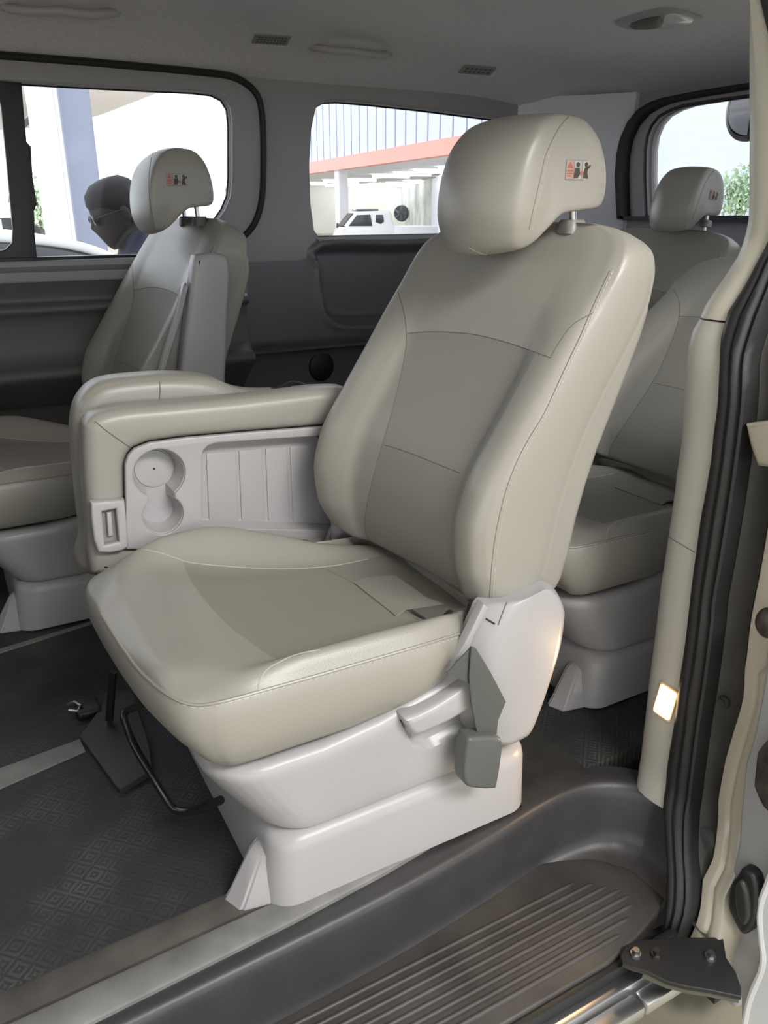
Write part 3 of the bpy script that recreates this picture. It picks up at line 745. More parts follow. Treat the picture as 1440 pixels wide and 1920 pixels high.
# quarter trim with a storage tray moulded into it below its window
TRAY = [(607, 466), (605, 500), (608, 545), (617, 586), (634, 603), (660, 607), (760, 604), (1010, 594), (1010, 462), (760, 464)]
tray = pxz(TRAY, YF, 3)
def dist2(poly, x, z): return in_px(poly, x, z)
bm = bmesh.new(); gx, gz = 120, 64; X0, X1, Z0, Z1 = .935, 2.20, .575, .970; vs = []
for i in range(gx+1):
    col = []
    for j in range(gz+1):
        x = X0+(X1-X0)*i/gx; z = Z0+(Z1-Z0)*j/gz
        d = dist2(tray, x, z); t = max(0, min(1, (d+.012)/.040)); dep = .085*t*t*(3-2*t)
        rim = -.010*math.exp(-((d+.016)/.012)**2)
        y = 2.646+dep+rim; 
        if z > .945: y += .4*(z-.945)
        if z < .62: y += .9*(.62-z)**1.5*4
        col.append(bm.verts.new((x, y, z)))
    vs.append(col)
for i in range(gx):
    for j in range(gz): bm.faces.new((vs[i][j], vs[i][j+1], vs[i+1][j+1], vs[i+1][j]))
s_obj('wall_right_lower', bm, QTRIM, 60)
bm = bmesh.new(); c = at(610, 690, y=2.70); bmesh.ops.create_uvsphere(bm, u_segments=32, v_segments=16, radius=1, matrix=Matrix.Translation((c.x, 2.735, c.z)) @ Matrix.Diagonal((.052, .012, .056, 1))); s_obj('speaker_grille', bm, BLACK)
bm = bmesh.new(); rings(bm, [[(x, p[0], p[1]) for p in catmull([(2.66, .577), (2.685, .575), (2.73, .545), (2.74, .45), (2.74, .2), (2.74, 0)], 4)]+[(x, 2.84, 0), (x, 2.84, .60), (x, 2.69, .60)] for x in (.935, 1.6, 2.2)]); s_obj('wall_right_base', bm, QTRIM)
bm = bmesh.new(); tube(bm, [at(490, 650, y=YF+.015), at(560, 641, y=YF+.015), at(640, 633, y=YF+.015), at(720, 628, y=YF+.015)], .002, 6); s_obj('trim_1', bm, BLACK)
# sliding window: fixed divider, rails and panes
w1 = empty('window_1', (0.1, 2.66, 1.1), None, None); w1['kind'] = 'structure'
DIV = [(0, 148), (40, 153), (44, 200), (50, 268), (58, 275), (61, 330), (68, 385), (64, 395), (64, 440), (70, 488), (40, 496), (0, 498)]
dx = [(p.x, p.z) for p in (at(u, v, y=YF+.012) for u, v in DIV)]
DIV2 = [(-40, 146), (-10, 148), (2, 200), (12, 300), (22, 420), (24, 455), (18, 466), (-30, 472)]
s_obj('window_divider', plate([pxz([(-25, 140), (40, 150), (44, 200), (50, 266), (58, 275), (61, 330), (69, 382), (64, 395), (65, 440), (70, 492), (30, 500), (-20, 500), (-20, 474), (10, 468), (23, 455), (24, 430), (12, 300), (2, 200), (-10, 150)], YF+.012)], .03, .004, MXZ(2.665)), BLACK, parent=w1)
bm = bmesh.new(); box(bm, -.95, .65, 2.648, 2.68, zb-.006, zb+.010, .003); s_obj('window_rail', bm, BLACK, parent=w1)
bm = plate([win], .004, .0005, MXZ(2.685)); s_obj('pane', bm, GLASS, parent=w1)
# thin black gasket round the opening
bm = bmesh.new(); tube(bm, [Vector((x, 2.670, z)) for x, z in win[1:16]], .0045, 6); s_obj('window_gasket', bm, BLACK, parent=w1)
w2 = empty('window_2', (1.5, 2.66, 1.1), None, None); w2['kind'] = 'structure'
s_obj('pane', plate([qw], .004, .0005, MXZ(2.685)), GLASS, parent=w2)
bm = bmesh.new(); tube(bm, [Vector((x, 2.678, z)) for x, z in qw]+[Vector((qw[0][0], 2.678, qw[0][1]))], .0055, 6); s_obj('window_gasket', bm, BLACK, parent=w2)

# tailgate with rear window
w3 = empty('window_3', (2.34, 1.6, 1.1), None, None); w3['kind'] = 'structure'
RW = [(1216, 405), (1213, 330), (1214, 280), (1218, 255), (1226, 235), (1240, 218), (1262, 206), (1286, 198), (1340, 189), (1400, 181)]
xw = 2.34
rw = [(p.y, p.z) for p in (at(u, v, x=xw) for u, v in RW)]
ztop = rw[-1][1]+.0; rw[0] = (rw[0][0], 1.03)
rwl = rw+[(1.02, ztop), (.95, ztop-.05), (.93, 1.2), (.95, 1.03)]
s_obj('wall_back', plate([[(2.80, 0), (.62, 0), (.62, 1.56), (2.80, 1.56)], rwl], .05, .01, MYZ(xw+.035), 3), LTRIM)
OUT = [(1166, 425), (1163, 330), (1166, 290), (1174, 258), (1188, 228), (1206, 206), (1228, 192), (1256, 183), (1330, 169), (1400, 158)]
ou = [(p.y, p.z) for p in (at(u, v, x=xw) for u, v in OUT)]; ou[0] = (ou[0][0], 1.02)
oul = ou+[(.95, ou[-1][1]), (.86, ou[-1][1]-.06), (.85, 1.2), (.86, 1.02)]
MID = [(1186, 405), (1184, 330), (1186, 292), (1192, 262), (1204, 236), (1222, 215), (1245, 201), (1270, 192), (1335, 180), (1400, 170)]
mi = [(p.y, p.z) for p in (at(u, v, x=xw) for u, v in MID)]; mi[0] = (mi[0][0], 1.03)
mil = mi+[(.98, mi[-1][1]), (.91, mi[-1][1]-.05), (.90, 1.2), (.91, 1.03)]
s_obj('window_seal', plate([oul, mil], .05, .012, MYZ(xw-.012), 3), RUBBER, parent=w3)
s_obj('window_reveal', plate([mil, rwl], .03, .004, MYZ(xw+.002), 3), LTRIM, parent=w3)
bm = bmesh.new(); tube(bm, [Vector((xw-.01, y, z)) for y, z in rwl]+[Vector((xw-.01, *rwl[0]))], .006, 6); s_obj('window_gasket', bm, BLACK, parent=w3)
s_obj('pane', plate([rwl], .004, .0005, MYZ(xw+.04)), GLASS, parent=w3)
# D pillar: rounded corner between side wall and tailgate
pts = catmull([(2.02, 2.658), (2.09, 2.615), (2.17, 2.54), (2.24, 2.46), (2.295, 2.39), (2.332, 2.335)], 5); bm = bmesh.new()
rings(bm, [[(p[0], p[1], z) for p in pts]+[(2.40, 2.33, z), (2.40, 2.74, z), (2.02, 2.74, z)] for z in (.985, 1.2, 1.45)]); s_obj('pillar_back', bm, mat('skylit pillar trim', (.80, .80, .88), .6, bump=('noise', 500, .2)), 50)  # window light painted in: paler, bluer than the other pillar trim
bm = bmesh.new()
rings(bm, [[(p[0]+.004, p[1]-.004, z) for p in pts]+[(2.40, 2.33, z), (2.40, 2.80, z), (2.02, 2.80, z)] for z in (0, .5, .985)]); s_obj('pillar_back_lower', bm, QTRIM, 50)
# near side behind the doorway, and near roof rail over the doorway
nw = rrect(1.26, 2.24, .95, 1.40, .06)
s_obj('wall_left', plate([[(1.16, -.45), (XR, -.45), (XR, 1.52), (1.16, 1.52)], nw], .08, .01, MXZ(.67)), LTRIM)
w4 = empty('window_4', (1.7, .66, 1.1), None, None); w4['kind'] = 'structure'
s_obj('pane', plate([nw], .004, .0005, MXZ(.66)), GLASS, parent=w4)
bm = bmesh.new(); box(bm, 1.13, XR, .66, 1.06, -.45, -.04); s_obj('trim_2', bm, BLACK)
bm = bmesh.new(); box(bm, XF, XR+.06, .56, 2.86, 1.58, 1.64, .02); box(bm, XF, 1.05, .60, .74, 1.40, 1.60, .02); s_obj('roof', bm, PAINT)
bm = bmesh.new(); box(bm, XF, XR+.08, 2.80, 2.86, -.40, .86, .01); box(bm, XR+.03, XR+.08, .62, 2.84, -.4, 1.0, .01); s_obj('wall_outer', bm, PAINT)
bm = bmesh.new(); box(bm, XF, XR, .94, 2.84, -.12, -.045); s_obj('trim_3', bm, BLACK)

# ------------------------------------------------------------------ doorway: step, sill, pillar
def sillY(x): return .86+.035*x      # the sill runs slightly inward towards the rear
pA = [(-1.2, .912), (-.1, .921), (.25, .938), (.8, .955)]
bm = bmesh.new(); rings(bm, [[(x, y0, -.03), (x, y0, .004), (x, y0+.004, .0065), (x, sillY(x)+.050, .0065), (x, sillY(x)+.056, .003), (x, sillY(x)+.056, -.03)] for x, y0 in ((-1.2, .82), (-.5, .84), (0, .859), (.32, .877), (.5, .893), (.70, .922))]); s_obj('trim_4', bm, SCUFF)
bm = bmesh.new(); rings(bm, [[(x, sillY(x)+.0605, -.01), (x, sillY(x)+.0605, .004), (x, sillY(x)+.105, .005), (x, sillY(x)+.115, 0), (x, sillY(x)+.115, -.01)] for x in (-1.2, 0, .35)]); s_obj('trim_5', bm, mat('dusty mat edge', (.10, .092, .082), .7, var=.35, scale=12))
# step well: plan curve of the riser, swept from lip to tread
CL = [(-1.3, .800), (-.5, .815), (.10, .836), (.47, .850), (.706, .872), (.80, .885), (.875, .893), (.94, .892), (.985, .880), (1.02, .858), (1.045, .825), (1.055, .79), (1.06, .70), (1.06, .60)]
cl_ = catmull(CL, 6)
def off(pl, d):
    o = []
    for i, p in enumerate(pl):
        t = pl[min(i+1, len(pl)-1)]-pl[max(i-1, 0)]; t = t/np.linalg.norm(t); o.append(p+np.array((t[1], -t[0]))*d)
    return o
prof = [(-.055, -.004), (-.03, -.003), (-.012, -.0015), (-.003, -.006), (.002, -.016), (.004, -.03), (.008, -.06), (.011, -.09), (.014, -.112), (.019, -.124), (.028, -.132), (.040, -.136)]
bm = bmesh.new(); lines = []
def swell(p): return .2+1.7*max(0, min(1, (p[0]-.84)/.16))
o1 = off(cl_, 1.0)
for d, z in prof: lines.append([bm.verts.new((p[0]+(q[0]-p[0])*d*swell(p) if d > 0 else p[0]+(q[0]-p[0])*d, p[1]+(q[1]-p[1])*d*(swell(p) if d > 0 else 1), z)) for p, q in zip(cl_, o1)])
for a, b in zip(lines, lines[1:]):
    for i in range(len(a)-1): bm.faces.new((a[i], a[i+1], b[i+1], b[i]))
s_obj('step_riser', bm, STEP, 60)
bm = bmesh.new(); tz = -.137
bm.free(); bm = plate([[(-1.3, .655), (.80, .660), (.88, .673), (.95, .692), (1.0, .715), (1.02, .9), (-1.3, .9)]], .03, .005, MXY(tz-.015))
for i in range(8):
    y = .690+.0180*i; x1 = [.86, .90, .925, .935, .93, .915, .895, .865][i]
    rr = .0048
    rings(bm, [[(x, y+k*rr*math.cos(math.pi*j/6), tz-.001+k*.0065*math.sin(math.pi*j/6)) for j in range(7)] for x, k in ((-1.3, 1), (x1-.02, 1), (x1-.006, .8), (x1, .25))])
step = s_obj('step_tread', bm, mat('step tread plastic', (.058, .053, .050), .45, bump=('noise', 300, .25), var=.3, scale=10), 50)
bm = bmesh.new(); box(bm, -1.3, .99, .648, .664, -.20, -.145, .004); s_obj('trim_6', bm, BLACK)
bm = bmesh.new(); box(bm, -1.3, .99, .638, .70, -.26, -.185, .006); s_obj('trim_7', bm, mat('dark sill underside', (.05, .047, .045), .5))
sr = empty('sill_rail', (.5, .62, -.18), 'brushed metal door sill rail running below the dark step', 'sill rail')
bm = bmesh.new(); box(bm, -1.3, .985, .628, .650, -.205, -.170, .004); obj('rail_cap', bm, CHROME, sr)
bm = bmesh.new(); box(bm, -1.3, .830, .596, .6265, -.214, -.188, .005); box(bm, .834, .990, .596, .6265, -.214, -.188, .005); obj('rail_strip', bm, CHROME, sr)
# plastic filler between seat base and sill at the rear, mat behind
bm = bmesh.new(); rings(bm, [[(x, sillY(x)+.02, -.02), (x, sillY(x)+.02, .001), (x, 1.10, .001), (x, 1.10, -.02)] for x in (.80, .86, .98)]); s_obj('trim_8', bm, mat('dusty floor plate', (.032, .030, .027), .7, var=.5, scale=9))
# ------------------------------------------------------------------ rear edge of the doorway
JX = hermite([-.35, -.16, -.05, .05, .80, 1.02, 1.15, 1.40], [.93, .955, 1.01, 1.05, 1.05, 1.12, 1.12, 1.08])
def jamb_pts(px, dx=0.):
    """points of the jamb edge line; the jamb plane bows with height"""
    out = []
    for u, v in px:
        x = 1.05
        for _ in range(8): p = at(u, v, x=x+dx); x = .5*x+.5*JX(p.z)
        out.append(at(u, v, x=x+dx))
    return out
def by_z(px, dx=0.):
    P = sorted(jamb_pts(px, dx), key=lambda p: p.z)
    z = [P[0].z]; y = [P[0].y]
    for p in P[1:]:
        if p.z-z[-1] > .004: z.append(p.z); y.append(p.y)
    return hermite(z, y), z[0], z[-1]
LB = [(1400, -40), (1398, 60), (1398, 170), (1398, 300), (1398, 380), (1395, 422), (1388, 449), (1380, 474), (1361, 505), (1340, 536), (1319, 567), (1302, 599), (1294, 615), (1286, 640), (1280, 682), (1277, 724), (1275, 776),
      (1271, 833), (1263, 885), (1257, 937), (1250, 985), (1242, 1041), (1234, 1093), (1228, 1145), (1221, 1202), (1213, 1265), (1205, 1338), (1198, 1400), (1194, 1430), (1191, 1452), (1186, 1475)]
RB = [(1418, -40), (1428, 10), (1440, 60), (1455, 140), (1464, 240), (1462, 340), (1454, 410), (1440, 455), (1420, 491), (1407, 517), (1390, 547), (1380, 562), (1367, 582), (1359, 609), (1353, 630), (1350, 682), (1348, 724), (1344, 776),
      (1340, 802), (1334, 860), (1323, 927), (1315, 968), (1306, 1033), (1298, 1093), (1292, 1145), (1284, 1213), (1273, 1286), (1263, 1365), (1252, 1432), (1243, 1505), (1246, 1540), (1250, 1600), (1251, 1660), (1249, 1700), (1243, 1742), (1228, 1775)]
SB = [(1470, -40), (1500, 100), (1520, 240), (1510, 360), (1490, 440), (1462, 500), (1440, 560), (1425, 600), (1412, 640), (1405, 661), (1400, 734), (1396, 781), (1390, 833), (1380, 906), (1369, 979), (1357, 1052), (1344, 1125), (1340, 1171), (1327, 1275),
      (1313, 1369), (1305, 1432), (1294, 1515), (1290, 1562), (1292, 1645), (1293, 1687), (1286, 1728), (1276, 1755), (1262, 1785)]
GB = [(1560, 300), (1500, 560), (1460, 800), (1445, 960), (1427, 1070), (1413, 1140), (1400, 1244), (1396, 1307), (1375, 1380), (1361, 1432), (1350, 1494), (1346, 1562), (1338, 1610), (1318, 1650), (1298, 1680), (1290, 1720), (1282, 1752)]
yL, zl0, zl1 = by_z(LB); yR, _, _ = by_z(RB); yS, _, _ = by_z(SB); yG, _, _ = by_z(GB, .03)
def trim_strip(z0, z1, name, m, label=None):
    bm = bmesh.new(); rs = []
    n = max(4, int((z1-z0)/.018))
    for i in range(n+1):
        z = z0+(z1-z0)*i/n; x = JX(z); a = yL(z); b = yR(z)+.0005; e = .0025 if i in (0, n) else 0
        w = a-b
        rs.append([(x+.09, a+.03, z), (x+.03, a+.008, z), (x+.010+e, a+.001, z), (x+.003+e, a-.006, z), (x-.002+e, a-.016, z), (x-.004+e, a-.4*w, z), (x-.003+e, b+.3*w, z), (x+e, b+.1*w, z), (x+.002+e, b, z), (x+.02, b-.002, z), (x+.09, b, z)])
    rings(bm, rs); return obj(name, bm, m, None, 30)
seamz = at(1275, 1020, x=1.05).z; gapz = at(1330, 604, x=1.055).z
up_t = tag(trim_strip(gapz+.0015, 1.46, 'pillar_trim', TRIM), 'cream upper pillar cover sweeping up to the roof at the rear of the doorway', 'trim panel')
lo_t = tag(trim_strip(-.006, gapz-.0015, 'pillar_trim', mat('cream grey trim', (.44, .42, .375), .5, bump=('noise', 700, .15))), 'cream grey lower pillar cover holding the lit courtesy lamp', 'trim panel')
seam_obj('seam', [clean(on_surface(bvh(lo_t), [(1252, 1006), (1262, 1012), (1280, 1022), (1303, 1036)], 8, .0))], SEAM, lo_t, .0008)
# courtesy lamp
tl = bvh(lo_t)
c = [tl.ray_cast(CP, ray(u, v).normalized())[0] for u, v in ((1238, 1276), (1269, 1297), (1260, 1355), (1229, 1334))]
def quad_slab(c, t, grow=1.0, r=.004, out=0.):
    o = sum(c, Vector())/4; e1 = (c[1]-c[0]+c[2]-c[3]); hw = e1.length/4*grow; e1.normalize(); e2 = (c[0]-c[3]+c[1]-c[2]); e2 = (e2-e1*e2.dot(e1)); hh = e2.length/4*grow; e2.normalize()
    n = e1.cross(e2)
    if n.dot(CP-o) < 0: n = -n; 
    M = Matrix(((e1.x, e2.x, n.x, o.x+n.x*out), (e1.y, e2.y, n.y, o.y+n.y*out), (e1.z, e2.z, n.z, o.z+n.z*out), (0, 0, 0, 1)))
    return plate([rrect(-hw, hw, -hh, hh, r, 4)], t, min(.001, t/3), M), o, n
bm, lo_, ln = quad_slab(c, .006, 1.1, .005)
lamp = tag(obj('courtesy_lamp', bm, mat('lamp bezel', (.55, .38, .2), .4)), 'small lit courtesy lamp glowing orange low on the pillar cover', 'lamp')
bm, _, _ = quad_slab(c, .006, .92, .004, .002); obj('lamp_lens', bm, LAMPW, lamp)

# rubber door seal: three ridges swept along the jamb
def strip(yf0, yf1, z0, z1, prof, name, m, n=90, base=.05, tagit=None):
    bm = bmesh.new(); rs = []
    for i in range(n+1):
        z = z0+(z1-z0)*i/n; x = JX(z); a, b = yf0(z), yf1(z)
        rs.append([(x+d, a+(b-a)*t, z) for t, d in prof]+[(x+base, b, z), (x+base, a, z)])
    rings(bm, rs); return obj(name, bm, m, None, 40)
sp = [(0, .008), (.02, -.002), (.10, -.006), (.22, -.008), (.34, -.0065), (.40, -.003), (.43, -.001), (.46, -.004), (.52, -.0085), (.60, -.0095), (.68, -.007), (.73, -.002), (.77, 0.001), (.82, -.002), (.9, -.004), (.97, -.001), (1, .010)]
tag(strip(yR, yS, -.21, 1.46, sp, 'door_seal', RUBBER), 'black ribbed rubber seal running down the rear edge of the doorway', 'door seal')
# painted jamb: channel with its shade painted dark, then the outer flange
strip_g = strip(lambda z: yS(z)+.002, lambda z: min(yG(z), yS(z)-.004), -.21, 1.46, [(0, .03), (.08, .028), (.3, .034), (.7, .034), (.92, .028), (1, .026)], 'trim_9', JAMB_SHADE, base=.08); struct(strip_g)
strip_p = strip(lambda z: min(yG(z), yS(z)-.004)+.001, lambda z: min(yG(z), yS(z)-.004)-.05 if z < .35 else min(yG(z), yS(z)-.004)-.075, -.22, 1.46, [(0, .030), (.06, .024), (.3, .022), (.45, .0245), (.5, .027), (.55, .0245), (.7, .022), (.95, .026), (1, .04)], 'trim_10', PAINT, base=.10); struct(strip_p)
bm = bmesh.new(); p = jamb_pts([(1357, 1316)], .03)[0]
Mb = Matrix.Translation((p.x-.002, p.y, p.z)) @ Matrix.Rotation(R(-90), 4, 'Y')
bmesh.ops.create_cone(bm, cap_ends=True, segments=20, radius1=.011, radius2=.010, depth=.004, matrix=Mb)
bmesh.ops.create_cone(bm, cap_ends=True, segments=6, radius1=.0075, radius2=.007, depth=.012, matrix=Mb)
tag(obj('jamb_bolt', bm, JAMB_SHADE), 'hex bolt in the dark door jamb beside the lit lamp', 'bolt')
tag(obj('door_striker', plate([pyz([(1398, 794), (1407, 836), (1421, 874), (1475, 880), (1475, 786)], 1.05)], .05, .010, MYZ(1.07)), PAINT), 'beige painted striker block on the jamb at the right edge, level with the backrest', 'striker')

# sliding door, pushed back: its leading edge
dr = empty('sliding_door', (1.2, .50, -.3), 'opened silver sliding door, its edge cutting into the lower right corner', 'car door')
XD = 1.045
EDGE = [(1452, 1150), (1440, 1215), (1430, 1290), (1411, 1388), (1397, 1430), (1389, 1510), (1384, 1582), (1370, 1645), (1363, 1707), (1359, 1750), (1360, 1788), (1372, 1810), (1384, 1832), (1388, 1875), (1390, 1990), (1640, 2000), (1640, 1150)]
ep = pyz(EDGE, XD)
obj('door_edge', plate([ep], .05, .006, MYZ(XD+.025)), DOORPAINT, dr)
WS = [(1500, 1560), (1462, 1610), (1440, 1662), (1430, 1690), (1427, 1720), (1430, 1760), (1434, 1795), (1428, 1825), (1414, 1857), (1404, 1890), (1396, 1940), (1390, 1990)]
bm = bmesh.new(); tube(bm, [at(u, v, x=XD-.012) for u, v in [tuple(q) for q in catmull(WS, 4)]], .007, 8); obj('white_weatherstrip', bm, WHITE, dr)
bm = plate([pyz([tuple(q) for q in catmull(WS, 3)]+[(1640, 1990), (1640, 1560)], XD-.01)], .02, .004, MYZ(XD-.006)); obj('door_inner_skin', bm, WHITE, dr)
BUMP = [(1384, 1639), (1392, 1628), (1409, 1637), (1418, 1655), (1420, 1687), (1415, 1728), (1401, 1751), (1388, 1747), (1373, 1718), (1366, 1697), (1369, 1662)]
bmp = obj('door_bumper', plate([pyz(BUMP, XD-.02, 4)], .03, .007, MYZ(XD-.008)), BLACK, dr)
obj('bumper_rib', plate([pyz([(1378, 1668), (1388, 1650), (1400, 1672), (1404, 1715), (1396, 1735), (1382, 1712)], XD-.03, 4)], .014, .006, MYZ(XD-.026)), mat('bumper rib', (.03, .03, .025), .4), bmp)
LAT = [(1427, 1400), (1419, 1411), (1416, 1440), (1413, 1473), (1421, 1494), (1430, 1512), (1448, 1530), (1500, 1530), (1500, 1385), (1440, 1385)]
lt = obj('door_latch', plate([pyz(LAT, XD-.03)], .04, .006, MYZ(XD-.012)), RUST, dr)
bm = bmesh.new(); p = at(1440, 1168, x=XD-.02); bmesh.ops.create_uvsphere(bm, u_segments=24, v_segments=12, radius=.020, matrix=Matrix.Translation(p) @ Matrix.Diagonal((.7, 1, 1.25, 1))); obj('edge_stop', bm, RUST, dr)
# lower roller arm
BR = [(1163, 1792), (1172, 1772), (1200, 1762), (1280, 1757), (1356, 1757), (1362, 1795), (1380, 1822), (1390, 1850), (1390, 1869), (1330, 1856), (1290, 1850), (1250, 1840), (1215, 1822), (1185, 1814), (1168, 1806)]
arm = empty('door_roller_arm', at(1270, 1800, z=-.20), 'black steel roller arm with bolts reaching from the sill to the sliding door', 'roller arm')
obj('arm_plate', plate([pxy(BR, -.128, 0)], .009, .002, MXY(-.1325)), BLACK, arm)
obj('arm_edge', plate([pxy([(1205, 1826), (1250, 1846), (1290, 1856), (1330, 1862), (1386, 1874), (1386, 1862), (1330, 1850), (1290, 1844), (1250, 1836), (1215, 1818)], -.140, 0)], .012, .002, MXY(-.144)), mat('arm edge olive', (.10, .10, .07), .5), arm)
for (u, v), m in zip(((1192, 1787), (1231, 1788), (1332, 1792)), (STEEL, DSTEEL, STEEL)):
    p = at(u, v, z=-.124); bm = bmesh.new()
    bmesh.ops.create_cone(bm, cap_ends=True, segments=20, radius1=.0105, radius2=.009, depth=.006, matrix=Matrix.Translation(p+Vector((0, 0, -.002))))
    bmesh.ops.create_cone(bm, cap_ends=True, segments=6, radius1=.007, radius2=.006, depth=.009, matrix=Matrix.Translation(p+Vector((0, 0, .004))))
    obj('bolt', bm, m, arm)

# ------------------------------------------------------------------ roof fittings
ceil_o = bpy.data.objects['ceiling']; tcl = bvh(ceil_o)
def on_ceil(u, v, lift=0.):
    d = ray(u, v).normalized(); h = tcl.ray_cast(CP, d); n = h[1] if h[1].dot(d) < 0 else -h[1]
    return h[0]+n*lift, n
def grab(px, label, lift=.026):
    P = [on_ceil(u, v) for u, v in px]; n = len(P)
    pts = [p+nn*(lift*min(1, 3.2*min(i, n-1-i)/(n-1))) for i, (p, nn) in enumerate(P)]
    g = empty('grab_handle', P[n//2][0], label, 'grab handle', 'roof grab handles')
    bm = bmesh.new(); tube(bm, catmull(pts, 5), .0135, 12, .8); obj('grip', bm, HEADP, g)
    for k in (0, -1):
        p, nn = P[k]; bm = bmesh.new(); bmesh.ops.create_uvsphere(bm, u_segments=16, v_segments=8, radius=.022, matrix=Matrix.Translation(p) @ Matrix.Diagonal((1, .8, .45, 1))); obj('mount', bm, HEADP, g)
HEADP = mat('handle plastic', (.46, .45, .465), .55)
grab([(592, 90), (600, 82), (625, 78), (660, 80), (695, 86), (718, 94), (724, 102)], 'grey roof grab handle above the rear quarter window')
grab([(14, 14), (24, 6), (60, 0), (110, -1), (165, 6), (200, 14), (212, 24)], 'grey roof grab handle above the sliding window, cut by the top edge')
def vent(px, label, rows, colsn):
    c = [on_ceil(u, v)[0] for u, v in px]; bm, o, n = quad_slab(c, .006, 1.0, .004, .001)
    v = tag(obj('roof_vent', bm, mat('vent plastic '+label[:9], (.30, .29, .3), .6)), label, 'vent', 'roof vents')
    e1 = (c[1]-c[0]).normalized(); e2 = n.cross(e1); w = (c[1]-c[0]).length; h = (c[0]-c[3]).length
    bm = bmesh.new()
    for i in range(rows):
        for j in range(colsn):
            p = o+e1*((j+.5)/colsn-.5)*w*.86+e2*((i+.5)/rows-.5)*h*.8+n*.0035
            M = Matrix(((e1.x, e2.x, n.x, p.x), (e1.y, e2.y, n.y, p.y), (e1.z, e2.z, n.z, p.z), (0, 0, 0, 1)))
            bmesh.ops.create_cube(bm, size=1, matrix=M @ Matrix.Diagonal((w*.86/colsn*.62, h*.8/rows*.55, .002, 1)))
    obj('slots', bm, PLASTIC_D, v); return v
vent([(474, 62), (541, 66), (543, 84), (476, 79)], 'slotted grey air vent in the roof lining left of the grab handle', 3, 9)
vent([(868, 121), (928, 125), (922, 141), (862, 135)], 'dark roof vent above the headrest of the doorway seat', 2, 6)
dome = empty('dome_lamp', on_ceil(1235, 33)[0], 'unlit roof dome lamp with clear lens near the tailgate', 'lamp')
def ceil_slab(px, t, m, name, lift=0., per=4):
    P = [on_ceil(p[0], p[1], lift) for p in catmull(px, per, True)]
    bm = bmesh.new(); n = sum((q[1] for q in P), Vector()).normalized()
    c = sum((q[0] for q in P), Vector())/len(P)
    rings(bm, [[q[0]-n*.004 for q in P], [q[0]+n*t*.6 for q in P], [c+(q[0]-c)*.94+n*t for q in P]]); return obj(name, bm, m, dome)
ceil_slab([(1153, 40), (1178, 31), (1215, 20), (1248, 14), (1280, 18), (1305, 25), (1317, 31), (1300, 37), (1245, 48), (1200, 51), (1170, 49)], .008, HEADP, 'lamp_housing')
ceil_slab([(1248, 22), (1262, 18), (1285, 22), (1302, 29), (1290, 36), (1245, 45), (1244, 34)], .006, mat('clear lens', (.9, .9, .95), .15), 'lamp_lens', .008, 3)
ceil_slab([(1185, 36), (1238, 22), (1236, 44), (1190, 47)], .004, PLASTIC_D, 'lamp_switch', .008, 2)

bm = bmesh.new(); tube(bm, catmull([at(508, 731, y=1.60), at(530, 726, y=1.60), at(548, 718, y=1.61), at(568, 722, y=1.62)], 4), .011, 8, .45); tag(obj('belt_tongue', bm, BLACK), 'black belt end lying on top of the folded middle seat', 'belt')
# floor fittings
ft = empty('floor_rail', at(80, 1440, z=0), 'light metal strip let into the dark floor left of the captain seat', 'floor strip')
def floor_plate(px, z0, z1, m, name, parent=None):
    return obj(name, plate([pxy(px, z1)], z1-z0, .0008, MXY((z0+z1)/2)), m, parent)
floor_plate([(-900, 1660), (0, 1440), (150, 1385), (160, 1408), (0, 1478), (-900, 1730)], -.002, .003, mat('aluminium strip', (.22, .22, .205), .5, metal=.3, var=.15, scale=20), 'strip', ft)
tag(floor_plate([(-200, 1262), (0, 1216), (172, 1164), (174, 1169), (0, 1224), (-200, 1270)], -.001, .002, MATS['aluminium strip'], 'floor_joint'), 'thin pale joint line in the floor in front of the far seat', 'floor strip')
cov = tag(floor_plate([(150, 1380), (190, 1325), (205, 1290), (250, 1300), (280, 1400), (285, 1445), (225, 1480), (215, 1470)], -.001, .012, mat('rail cover', (.04, .04, .039), .5), 'rail_cover'), 'dark grey plastic rail cover on the floor under the captain seat front', 'rail cover')
an = empty('floor_anchor', at(150, 1328, z=.01), 'shiny little steel anchor hook on the dark floor', 'anchor')
bm = bmesh.new(); tube(bm, [at(128, 1322, z=.012), at(140, 1316, z=.022), at(152, 1324, z=.022), at(146, 1334, z=.014), at(130, 1332, z=.012)], .004, 8); obj('hook', bm, CHROME, an)
bm = bmesh.new(); p = at(160, 1328, z=.01); box(bm, p.x-.02, p.x+.03, p.y-.03, p.y+.03, -.002, .018, .005); obj('anchor_base', bm, BLACK, an)
bm = bmesh.new(); a, b = at(212, 1260, z=.12), at(205, 1350, z=.02); tube(bm, [a, a.lerp(b, .5), b], .022, 4, .4); tag(obj('belt_strap', bm, BLACK), 'black strap hanging to the floor under the front edge of the captain seat', 'strap')
# ------------------------------------------------------------------ outside
GZ = -.55
bm = bmesh.new(); bmesh.ops.create_grid(bm, x_segments=1, y_segments=1, size=90, matrix=Matrix.Translation((0, 0, GZ))); s_obj('ground', bm, CONC)
FD = Vector((math.sin(R(6.5)), math.cos(R(6.5)), 0)); FN = Vector((FD.y, -FD.x, 0))
P0 = az(840, 30, 0)
def fs(u):      # distance along the facade where a photo column meets it
    a = YAW+math.atan((u-720)/math.hypot(FPX, 560)); d = Vector((math.sin(a), math.cos(a), 0))
    det = FD.x*(-d.y)-(-d.x)*FD.y
    return ((-P0.x)*(-d.y)-(-d.x)*(-P0.y))/det
def fp(s, z, o=0.): p = P0+FD*s+FN*o; return Vector((p.x, p.y, z))
zb0, zb1, zf = 2.87, 3.40, 14
WALLW = mat('pale cladding', (.55, .58, .70), .5)
bld = empty('service_building', fp(0, GZ), 'pale ribbed building with an orange band, filling the rear windows', 'building')
